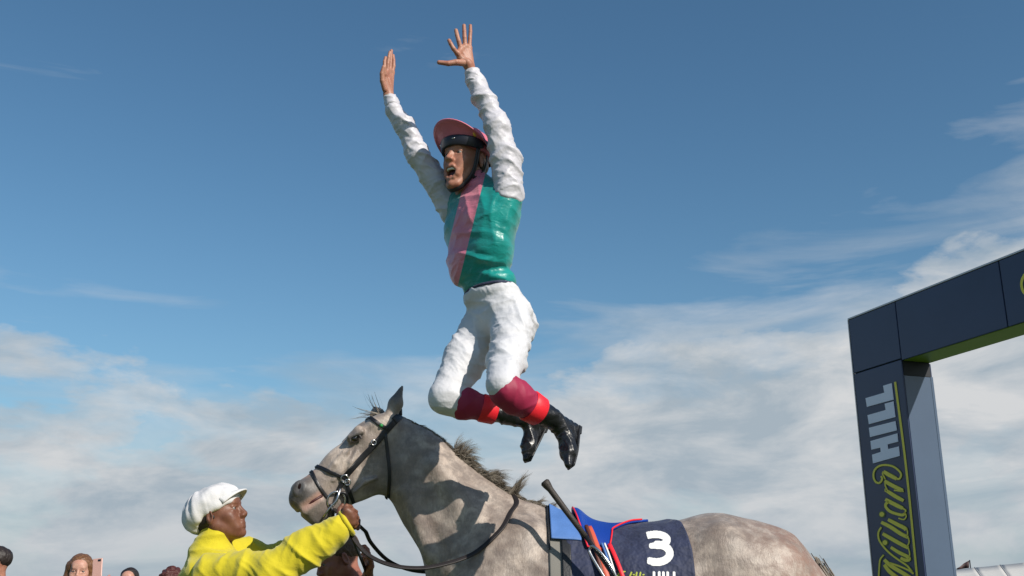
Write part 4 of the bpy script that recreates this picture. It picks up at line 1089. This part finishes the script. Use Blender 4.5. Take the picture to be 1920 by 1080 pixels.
# ------------------------------------------------------------------ saddle cloth and saddle
bz = BP(1150, 1128).z
def drape(px0, px1, a0, a1, off, th, nx=40, na=70, wr=0.004, fx0=None, fx1=None, seed=0., z_c=None):
    """sheet lying over the horse's back between two photo columns; angle 0 = up, negative = near side"""
    rows = []
    for j in range(na + 1):
        a = a0 + (a1 - a0) * j / na; row = []
        e0 = px0 + (fx0(a) if fx0 else 0); e1 = px1 + (fx1(a) if fx1 else 0)
        for i in range(nx + 1):
            x = BP(e0 + (e1 - e0) * i / nx, 1000).x
            d = Vector((0, math.sin(a), math.cos(a))); o = Vector((x, YH, bz)) + d * 1.0
            loc, n, ii, t = bvh.ray_cast(o, -d)
            if loc is None: loc = o - d * .66; n = d
            u = off(i / nx, a) if callable(off) else off
            w_ = wr * (noise.noise(Vector((x * 6 + z_noise(a), a * 2.2, seed))) + .5 * noise.noise(Vector((x * 15, a * 5, seed + 3))))
            row.append(loc + d * (u + w_ + abs(wr)))
        rows.append(row)
    return grid_mesh(rows, th)
def z_noise(a): return a * 1.3
rad = math.radians
V, F = drape(1056, 1262, rad(-112), rad(112), .010, .004, 60, 110, wr=.006, fx1=lambda a: 16 * min(1, abs(a) / .9) ** .8 - 14 * max(0, .35 - abs(a)) / .35, seed=1.0)
nc = obj('number_cloth', V, F, M_navy); tag(nc, 'navy saddle cloth marked with a white 3', 'saddle cloth')
nc_me = nc
tree_c = BVHTree.FromPolygons([tuple(v) for v in V.tolist()], F.tolist())
# printed marks, laid onto the cloth as thin sheets
def inside_strokes(x, y, st):
    for pts, w_ in st:
        for (ax_, ay), (bx, by) in zip(pts[:-1], pts[1:]):
            dx_, dy_ = bx - ax_, by - ay; L = dx_ * dx_ + dy_ * dy_ + 1e-9
            t = max(0, min(1, ((x - ax_) * dx_ + (y - ay) * dy_) / L))
            if (x - ax_ - t * dx_) ** 2 + (y - ay - t * dy_) ** 2 < (w_ / 2) ** 2: return True
    return False
def decal(name, bb_, test, m, tree, parent, step=0.8, lift=.0018):
    x0, y0, x1, y1 = bb_; vid = {}; Vv, Ff = [], []
    nx, ny = int((x1 - x0) / step), int((y1 - y0) / step)
    def vt(i, j):
        if (i, j) not in vid:
            p, n = hit(x0 + i * step, y0 + j * step, lift, tree)
            if p is None: return None
            vid[(i, j)] = len(Vv); Vv.append(tuple(p))
        return vid[(i, j)]
    for i in range(nx):
        for j in range(ny):
            if test(x0 + (i + .5) * step, y0 + (j + .5) * step):
                q = [vt(i, j), vt(i, j + 1), vt(i + 1, j + 1), vt(i + 1, j)]
                if None not in q: Ff.append(q)
    return obj(name, np.array(Vv, np.float32), np.array(Ff), m, parent, smooth=True) if Ff else None
def arc(cx, cy, rx, ry, a0, a1, n=14): return [(cx + rx * math.cos(rad(a0 + (a1 - a0) * i / n)), cy - ry * math.sin(rad(a0 + (a1 - a0) * i / n))) for i in range(n + 1)]
three = [([(1216, 1004), (1222, 1003)] + arc(1229, 1013, 22, 10.5, 100, -80), 13.5), (arc(1231, 1038, 25, 16.5, 88, -105), 14.5), ([(1222, 1024), (1233, 1023)], 11), ([(1218, 1052), (1228, 1054)], 13)]
def t3(x, y): return inside_strokes(x, y, three) and (y > 1018 or x > 1210.5 + (y - 997) * 0.30) and (y < 1036 or x > 1212.5 + (1060 - y) * 0.12) and not (y > 1036 and x < 1216 and y > 1058)
decal('number_three', (1200, 990, 1280, 1068), t3, M_print_white, tree_c, nc, .7)
hill = []
ox = 1224
def L_(x): return [([(x + 2.5, 1074), (x + 2.5, 1098)], 5), ([(x + 2.5, 1096), (x + 9, 1096)], 5)]
hill = [([(ox + 2, 1074), (ox + 2, 1098)], 5), ([(ox + 12, 1074), (ox + 12, 1098)], 5), ([(ox + 2, 1086), (ox + 12, 1086)], 5), ([(ox + 19.5, 1074), (ox + 19.5, 1098)], 5)] + L_(ox + 25) + L_(ox + 37)
decal('letters_hill', (1215, 1068, 1280, 1102), lambda x, y: inside_strokes(x, y, hill), M_print_white, tree_c, nc, .8)
wil = [([(1160, 1076), (1164, 1096), (1170, 1082), (1175, 1096), (1184, 1074)], 3.2), ([(1186, 1084), (1186, 1096)], 3), ([(1194, 1074), (1190, 1096)], 3), ([(1201, 1074), (1197, 1096)], 3), ([(1205, 1084), (1204, 1096)], 3), (arc(1211, 1091, 4, 5, 0, 360), 2.5), ([(1216, 1085), (1215, 1096)], 3), ([(1158, 1080), (1162, 1073), (1172, 1072)], 2.4), ([(1206, 1078), (1207, 1078)], 3), ([(1188, 1078), (1189, 1078)], 3)]
decal('script_william', (1152, 1066, 1222, 1102), lambda x, y: inside_strokes(x, y, wil), M_print_lime, tree_c, nc, .7)

V, F = drape(1026, 1064, rad(-112), rad(112), .006, .008, 14, 90, wr=.001); pad = tag(obj('girth_pad', V, F, M_grey_pad), 'grey pad showing in front of the navy saddle cloth', 'saddle pad')
V, F = drape(1048, 1064, rad(-112), rad(112), .016, .003, 8, 90, wr=.001); obj('binding', V, F, M_black, pad)
V, F = drape(1028, 1072, rad(-42), rad(42), .020, .004, 24, 50, wr=.003, fx1=lambda a: 12 * min(1, abs(a) / .6), fx0=lambda a: 2, seed=5)
wc = tag(obj('weight_cloth', V, F, M_skyblue), 'sky blue cloth lying over the withers in front of the saddle', 'cloth')
V, F = drape(1025, 1028, rad(-50), rad(50), .012, .003, 3, 50, wr=.001, seed=5); obj('binding', V, F, M_black, wc)
# saddle
sad = thing('saddle', 'small racing saddle in royal blue with red edging', 'saddle', (BP(1130, 1000).x, YH, BP(1130, 1000).z))
def seat_off(u, a):
    pom = 0.028 * math.exp(-((u - .06) / .13) ** 2); can = 0.004 * math.exp(-((u - 1.0) / .22) ** 2)
    return .018 + (pom + can + .004) * max(0, math.cos(a * 1.6))
SF1 = lambda a: -70 * min(1, abs(a) / .42) ** .7 - 14 * (abs(a) / .84) ** 2.2
SF0 = lambda a: 20 * (abs(a) / .84) ** 1.7
V, F = drape(1074, 1216, rad(-48), rad(48), seat_off, .010, 40, 50, wr=.002, fx1=SF1, fx0=SF0)
obj('seat', V, F, M_royal, sad)
# red piping along the seat's edge
tree_s = BVHTree.FromPolygons([tuple(v) for v in V.tolist()], F.tolist())
for sg in (-1, 1):
    edge = []
    for i in range(15):
        a = sg * rad(2 + 46 * (i / 14)); e1_ = 1216 + SF1(a)
        x = BP(e1_, 1000).x; d = Vector((0, math.sin(a), math.cos(a))); loc, n_, ii, t = bvh.ray_cast(Vector((x, YH, bz)) + d, -d)
        edge.append(loc + d * (seat_off(1, a) + .004))
    for i in range(9):
        a = sg * rad(48); e1_ = 1216 + SF1(a) + (1074 + SF0(a) - 1216 - SF1(a)) * i / 8; x = BP(e1_, 1000).x; d = Vector((0, math.sin(a), math.cos(a))); loc, n_, ii, t = bvh.ray_cast(Vector((x, YH, bz)) + d, -d)
        edge.append(loc + d * (seat_off(1 - i / 8, a) + .004))
    for i in range(8):
        a = sg * rad(48 - 46 * i / 7); x = BP(1074 + SF0(a), 1000).x; d = Vector((0, math.sin(a), math.cos(a))); loc, n_, ii, t = bvh.ray_cast(Vector((x, YH, bz)) + d, -d)
        edge.append(loc + d * (seat_off(0, a) + .004))
    V, F = tube(cr(edge, 3), .0035, 8); obj('red_piping', V, F, M_red, sad)
for i, (x0, x1, m, wd_, nm, z0_) in enumerate(((1098, 1128, M_orange, 12, 'stirrup_leather', .038), (1112, 1140, M_skyblue, 4, 'girth_stripe', .030), (1117, 1145, M_print_white, 3, 'girth_stripe', .030), (1124, 1158, M_red, 7, 'girth_strap', .028), (1094, 1122, M_brown_leather, 6, 'stirrup_leather', .042))):
    for sg in (-1, 1):
        pts, nr = [], []
        for k in range(22):
            f = k / 21; f = f if i in (0, 4) else .27 + .73 * f; a = sg * rad(30 + 52 * f); x = BP(x0 + (x1 - x0) * f * 1.0, 1000).x
            d = Vector((0, math.sin(a), math.cos(a))); loc, n_, ii, t = bvh.ray_cast(Vector((x, YH, bz)) + d, -d)
            pts.append(loc + d * z0_); nr.append(d)
        V, F = tube(pts, 1.0, 8, flat=(wd_ / 440 / 2, .003), nrm=nr); obj(nm, V, F, m, sad)
# stirrup irons turned up on the leathers
for sg in (-1, 1):
    c = P(1128, 1056, YH - .34); 
    pts = [P(1106, 1028, YH - .33), P(1112, 1024, YH - .345), P(1130, 1040, YH - .36), P(1150, 1070, YH - .37), P(1156, 1092, YH - .37), P(1140, 1090, YH - .37), P(1122, 1064, YH - .355), P(1106, 1036, YH - .335), P(1106, 1028, YH - .33)]
    if sg > 0: pts = [Vector((p.x, 2 * YH - p.y, p.z)) for p in pts]
    V, F = tube(cr(pts, 5), .0055, 8); obj('stirrup', V, F, M_steel, sad)
# whip standing up from the saddle
wp = [P(1020, 902, 4.00), P(1026, 910, 4.00), P(1032, 918, 4.0), P(1060, 956, 3.99), P(1098, 1006, 3.97), P(1125, 1042, 3.955), P(1148, 1078, 3.94), P(1176, 1120, 3.93)]
whip = thing('riding_whip', 'black riding whip slanting across the saddle, grip uppermost', 'whip', wp[-1])
V, F = tube([wp[0].lerp(wp[1], t) for t in (0, .3, 1)] + wp[2:5], [.013, .0185, .017, .0125, .0118, .0105], 14); obj('grip', V, F, M_whip, whip)
V, F = tube(wp[4:], [.009, .0075, .006, .005], 10); obj('shaft', V, F, M_black, whip)
print('tack', round(time.time() - T0, 1))

# ------------------------------------------------------------------ GROOM
YB = 4.22
groot = thing('person', 'man in yellow fleece and white cap holding the bridle', 'person', (P(420, 1100, YB).x, YB, 0))
GM = frame(Vector((0.93, -0.10, 0.36)), Vector((-0.25, 0, 1))); GO = P(411, 967, YB)
nkp = P(402, 1013, YB); cx = P(414, 1060, YB).x
sh_n, el_n, wr_n = P(400, 1082, YB - .17), P(508, 1074, YB - .25), P(628, 996, YB - .22)
sh_f, el_f, wr_f = P(420, 1046, YB + .17), P(515, 1052, YB + .32), P(640, 990, YB + .24)
s = SDF()
s.cone((cx, YB, 1.16), (cx - .02, YB, 0.98), .11, .11, .05, side=(0, 1, 0), ratio=1.2)
s.cone(nkp, (cx, YB, 1.25), .05, .08, .05)
for a, b, c in ((sh_n, el_n, wr_n), (sh_f, el_f, wr_f)): s.chain([a, b, c], [.055, .042, .03], .03)
for y in (-.1, .1): s.chain([(cx, YB + y, .95), (cx + .03, YB + y, .52), (cx - .01, YB + y, .09)], [.09, .062, .04], .03)
core = s.build(.010)
# gripping hand (near): palm and four fingers closed round the strap
hb_ = P(645, 975, 3.99)
Wn = lambda x, y, dy=0.0: P(x, y, 3.985 + dy)
nh = hand(P(636, 988, 3.99), [Wn(650, 958, -.012), Wn(656, 962, -.006), Wn(660, 970, 0), Wn(661, 979, .006)],
  [([Wn(646,957,-.01), Wn(650,949,.005), Wn(658,951,.028), Wn(660,957,.03)], .0098, .0085),
   ([Wn(655,962,-.008), Wn(661,956,.006), Wn(667,960,.028), Wn(666,966,.03)], .0098, .0085),
   ([Wn(659,970,-.002), Wn(666,966,.010), Wn(670,971,.028), Wn(668,977,.03)], .0096, .0082),
   ([Wn(660,980,.004), Wn(666,977,.014), Wn(669,982,.028), Wn(666,987,.03)], .0088, .0075),
   ([Wn(642,980,.01), Wn(636,966,.02), Wn(637,955,.028), Wn(642,948,.03)], .0125, .009)], pr=.015)
nh2 = SDF().cone(P(630, 994, 3.99), Wn(648, 972), .024, .019, .015, side=(0, 1, 0), ratio=.8).build(.003)
fh = hand(wr_f, [P(660, 972, YB + .20), P(664, 978, YB + .2), P(666, 985, YB + .2)], [([P(660, 970, YB + .2), P(668, 966, YB + .18), P(670, 972, YB + .16)], .010, .009), ([P(664, 978, YB + .2), P(672, 976, YB + .18), P(672, 982, YB + .16)], .010, .009), ([P(666, 985, YB + .2), P(672, 985, YB + .18), P(671, 991, YB + .16)], .0095, .0085), ([P(650, 975, YB + .2), P(652, 962, YB + .17), P(656, 955, YB + .16)], .012, .009)], pr=.016)
parts = [(core[0], core[1], 0), (*nh, 0), (*nh2, 0), (*fh, 0)] + place(head_parts(0.0), GM, GO)
V, F, mi = join(parts); obj('body', V, F, skin_mats(M_skin_brown), groot, mat_idx=mi)
# fleece torso + collar
s = SDF()
s.cone((cx - .008, YB, 1.23), (cx - .03, YB, 0.92), .130, .135, .05, side=(0, 1, 0), ratio=1.35)
s.ell((cx - .01, YB, 1.26), (.135, .20, .10), .06); s.cone(nkp - Vector((.01, 0, .06)), (cx - .01, YB, 1.27), .075, .12, .05)
s.cone(nkp - Vector((.005, 0, .045)), nkp + Vector((.006, 0, .012)), .088, .067, .02)
V, F = s.build(.006, 1); V = folds(V, F, .007, 20, axis=(.4, .2, 1), stretch=2.2, seed=31); V = folds(V, F, .002, 44, axis=(-.3, .2, 1), stretch=2.5, seed=35)
obj('fleece', V, F, M_yellow, groot, label='yellow fleece body with high collar')
def gsleeve(a, b, c, r, seed):
    V, F = sleeve([a, a.lerp(b, .5) + Vector((0, 0, .008)), b, b.lerp(c, .5), c], [r[0], r[1], r[2], r[3], r[4]], h=.0055, seed=seed, amp=.009, sc=20, k=.03); return obj('sleeve', V, F, M_yellow, groot)
gsleeve(sh_n + Vector((0, 0, .0)), el_n, wr_n, (.088, .078, .070, .070, .060), 41.0)
gsleeve(sh_f, el_f, wr_f, (.088, .074, .064, .058, .05), 44.0)
d = (wr_n - el_n).normalized(); e = d.orthogonal().normalized(); g = d.cross(e)
ringp = [wr_n + d * .052 + (e * math.cos(t) + g * math.sin(t)) * .046 for t in [i * math.pi / 10 for i in range(21)]]
V, F = tube(ringp, .010, 8); obj('cuff', V, F, M_yellow, groot)
# trousers and shoes
s = SDF(); s.ell((cx - .02, YB, .95), (.14, .18, .12), .05)
for y in (-.1, .1): s.chain([(cx - .01, YB + y, .9), (cx + .03, YB + y, .5), (cx - .01, YB + y, .08)], [.11, .085, .075], .03)
V, F = s.build(.012, 1); V = folds(V, F, .006, 14, seed=50); obj('trousers', V, F, M_navy_suit, groot)
for y in (-.1, .1):
    V, F = SDF().cone((cx - .03, YB + y, .05), (cx + .16, YB + y - .01, .038), .05, .036, .02).build(.006); obj('shoe', V, F, M_black, groot)
# flat cap
gl = frame_local(GM, GO)
Rc = Matrix.Rotation(-0.42, 3, 'Y')
s = SDF(); s.ell((-0.034, 0, 0.058), (0.108, 0.100, 0.048), .02, rot=Rc); s.ell((-.03, 0, .066), (.088, .080, .058), .02); s.ell((-0.078, 0, 0.012), (0.050, 0.080, 0.056), .05)
s.ell((-0.010, 0, 0.03), (0.104, 0.088, 0.05), .03); s.ell((0.030, 0, 0.065), (0.072, 0.074, 0.046), .02)
s.ell((0.055, 0, -0.085), (0.085, 0.14, 0.115), .012, sub=True)
s.ell((0.0, 0, -0.055), (0.090, 0.14, 0.070), .012, sub=True)
V, F = s.build(.0045, 1)
def cap_d(p, n):
    x, y, z = p[0] + .05, p[1], p[2] - .06
    a = math.atan2(y, x) + .3; v = Vector(p)
    pan = abs(math.sin(4 * a)); r = math.hypot(x, y)
    return (0.0030 * pan ** .45 - .002) * min(1, r / .05) + .0075 * noise.noise(Vector((a * 3.4, z * 7, 2))) * min(1, r / .06) + .004 * noise.noise(v * 30)
V = displace(V, F, cap_d)
obj('flat_cap', xf(V, GM, GO), F, M_cap_white, groot, label='baggy white baker boy cap')
rows = []
for i in range(25):
    t = -1 + 2 * i / 24; a = t * math.radians(68); row = []
    for j in range(6):
        f = j / 5; re = .044 * math.cos(a * .95)
        row.append(gl(0.088 * math.cos(a) + re * f * 1.0 + .004, 0.084 * math.sin(a), 0.050 + .010 * math.cos(a) - .004 * f - .006 * (f ** 2) * 1.0 - .022 * abs(t) ** 2 * f + .012 * math.cos(a)))
    rows.append(row)
V, F = grid_mesh(rows, .006); obj('cap_peak', V, F, M_cap_white, groot)
s = SDF().ell((-0.03, 0, 0.0), (0.075, 0.0745, 0.055), .01); V, F = s.build(.004); V = folds(V, F, .0012, 150, seed=2)
obj('hair', xf(V, GM, GO), F, M_hair_dark, groot)
print('groom', round(time.time() - T0, 1))

# ------------------------------------------------------------------ bystanders
def bystander(label, hpx, hpy, Y, fwd, up, skin, hair_m, coat_m, hair='short', group=None, mouth=0.0, arms='down', h=.012, shirt=None, stoop=0.0):
    O = P(hpx, hpy, Y); M = frame(Vector(fwd), Vector(up)); L = frame_local(M, O)
    f = Vector((fwd[0], fwd[1], 0)).normalized(); l = Vector((-f.y, f.x, 0))
    nk = L(-.05, 0, -.17); bx = Vector((nk.x, nk.y, 0)) - f * (.02 + stoop)
    top = nk.z - .02; feet = bx
    root = thing('person', label, 'person', feet, group)
    R = frame(f, Vector((0, 0, 1)))
    shz = top - .05; hipz = min(.92, top * .58)
    s = SDF(); s.ell(bx + Vector((0, 0, shz - .16)), (.10, .15, .20), .05, rot=R); s.ell(bx + Vector((0, 0, hipz)), (.1, .14, .1), .05, rot=R)
    s.cone(nk, bx + Vector((0, 0, shz)), .05, .07, .04); s.cone(bx + Vector((0, 0, hipz)), bx + Vector((0, 0, shz - .2)), .11, .11, .05)
    for y in (-1, 1): s.chain([bx + l * y * .09 + Vector((0, 0, hipz)), bx + l * y * .1 + Vector((0, 0, hipz * .52)), bx + l * y * .1 + Vector((0, 0, .07))], [.08, .055, .04], .03)
    arms_ = []
    for y in (-1, 1):
        sh = bx + l * y * .165 + Vector((0, 0, shz - .03))
        if arms == 'phone' :
            el = sh + f * .16 + Vector((0, 0, -.20)) + l * y * .04; wr = P(184, 1109, Y - .30) if y < 0 else P(166, 1118, Y - .25)
        elif arms == 'strap' and y < 0:
            el = sh + f * .05 + Vector((0.12, -.12, -.18)); wr = P(690, 1078, 4.52)
        else: el = sh + l * y * .05 + Vector((0, 0, -.28)); wr = el + f * .08 + Vector((0, 0, -.24))
        s.chain([sh, el, wr], [.045, .036, .026], .03); arms_.append((sh, el, wr))
    core = s.build(h)
    prt = [(core[0], core[1], 0)]
    for (sh, el, wr) in arms_:
        d = (wr - el).normalized()
        sd = d.cross(f).normalized() if abs(d.dot(f)) < .95 else l
        pal = [wr + d * .08 + sd * t for t in (-.03, -.01, .012, .03)]
        fg = []
        for ii, pp in enumerate(pal): fg.append(([pp, pp + d * .035 + f * .006, pp + d * .055 + f * .022, pp + d * .05 + f * .04], .009, .0075))
        fg.append(([wr + d * .03 - sd * .02, wr + d * .06 - sd * .045 + f * .01, wr + d * .085 - sd * .045 + f * .02], .012, .009))
        prt.append((*hand(wr, pal, fg, pr=.012, h=.0035), 0))
    prt += place(head_parts(mouth), M, O)
    V, F, mi = join(prt); obj('body', V, F, skin_mats(skin), root, mat_idx=mi)
    # coat
    s = SDF(); s.ell(bx + Vector((0, 0, shz - .16)), (.13, .19, .22), .06, rot=R); s.cone(bx + Vector((0, 0, hipz - .02)), bx + Vector((0, 0, shz - .2)), .15, .14, .05)
    s.cone(nk - Vector((0, 0, .05)), nk - Vector((0, 0, .02)), .09, .068, .02)
    for (sh, el, wr) in arms_: s.chain([sh, el, wr.lerp(el, .12)], [.075, .058, .045], .04)
    V, F = s.build(.009, 1); V = folds(V, F, .006, 14, seed=hpx * .1); obj('jacket', V, F, coat_m, root)
    if shirt:
        V, F = SDF().cone(nk - Vector((0, 0, .03)), nk + Vector((0, 0, .022)), .067, .062, .01).build(.006); obj('shirt_collar', V, F, shirt, root)
    s = SDF(); s.ell(bx + Vector((0, 0, hipz)), (.12, .165, .12), .04, rot=R)
    for y in (-1, 1): s.chain([bx + l * y * .09 + Vector((0, 0, hipz)), bx + l * y * .1 + Vector((0, 0, hipz * .52)), bx + l * y * .1 + Vector((0, 0, .06))], [.1, .08, .065], .03)
    V, F = s.build(.012, 1); obj('trousers', V, F, M_navy_suit, root)
    for y in (-1, 1):
        a = bx + l * y * .1 + Vector((0, 0, .045)); V, F = SDF().cone(a - f * .04, a + f * .16, .045, .034, .02).build(.008); obj('shoe', V, F, M_black, root)
    # hair
    s = SDF()
    if hair == 'short':
        s.ell((-.020, 0, .044), (.098, .080, .084), .02); s.ell((.075, 0, -.03), (.055, .1, .082), .02, sub=True); s.ell((0.01, 0, -.06), (.12, .12, .065), .01, sub=True); amp, fs = .003, 60
    elif hair == 'curly':
        s.ell((-.018, 0, .046), (.108, .092, .092), .02)
        for i in range(46):
            a, b = random.uniform(0, 6.28), random.uniform(-.1, 1.5); q = Vector((math.cos(a) * math.cos(b) * .10 - .018, math.sin(a) * math.cos(b) * .088, math.sin(b) * .088 + .046)); s.ell(q, random.uniform(.014, .026), .008)
        s.ell((.085, 0, -.03), (.055, .1, .085), .01, sub=True); s.ell((0.01, 0, -.07), (.12, .12, .065), .01, sub=True); amp, fs = .004, 50
    else:
        s.ell((-.020, 0, .044), (.102, .085, .088), .02)
        for y in (-1, 1): s.chain([(-.01, y * .070, .04), (-.02, y * .082, -.06), (-.02, y * .08, -.20), (.0, y * .075, -.28)], [.034, .036, .038, .022], .03)
        s.chain([(-.07, 0, .02), (-.085, 0, -.12), (-.08, 0, -.26)], [.06, .055, .035], .04)
        s.ell((.088, 0, -.025), (.060, .064, .10), .015, sub=True); amp, fs = .004, 50
    V, F = s.build(.005, 1); V = folds(V, F, amp, fs, axis=(0, 1, 0) if hair == 'long' else (1, .4, 0), stretch=5, seed=3)
    obj('hair', xf(V, M, O), F, hair_m, root)
    return root, L, arms_
bystander('stooping man in a dark suit and pale shirt behind the yellow sleeve', 634, 1051, 4.85, (-.86, -.42, -.30), (-.25, 0, 1), M_skin_ruddy, M_hair_brown, M_navy_suit, shirt=M_shirt, arms='strap', stoop=-.02)
# shoulder of the suit nearer to the horse is lifted: add to his jacket
wroot, wl, _ = bystander('fair haired woman raising a phone at lower left', 150, 1073, 7.6, (.22, -.95, .05), (0, 0, 1), M_skin_pale, M_hair_blond, mat('plum_top', (.12, .03, .05), .8), hair='long', arms='phone')
ph = thing('phone', 'pink mobile phone held up by the fair haired woman', 'phone', P(181, 1082, 7.30))
a, b_, c_ = P(172, 1083, 7.32), P(190, 1081, 7.30), P(174, 1048, 7.36)
V, F = box(a, b_ - a, Vector((0.002, .009, 0)), c_ - a); o = obj('case', V, F, M_phone, ph, smooth=False); md = o.modifiers.new('b', 'BEVEL'); md.width = .004; md.segments = 3
V, F = box(a + (c_ - a) * .84 + (b_ - a) * .58 + Vector((0, -.003, 0)), (b_ - a) * .3, Vector((0, .004, 0)), (c_ - a) * .1); obj('camera_lens', V, F, M_goggle, ph, smooth=False)
bystander('dark haired man cut by the left edge of the picture', -11, 1058, 7.6, (-.75, -.55, .02), (0, 0, 1), M_skin, M_hair_dark, M_navy_suit, shirt=M_navy_suit)
bystander('person with smooth dark hair between the phone holder and the curly head', 241, 1091, 9.6, (.1, -.98, .1), (0, 0, 1), M_skin_pale, M_hair_dark, M_navy_suit)
bystander('person with curly auburn hair just left of the yellow fleece', 319, 1096, 9.2, (.05, -1, .0), (0, 0, 1), M_skin_pale, M_hair_red, M_navy_suit, hair='curly')
print('total', round(time.time() - T0, 1))
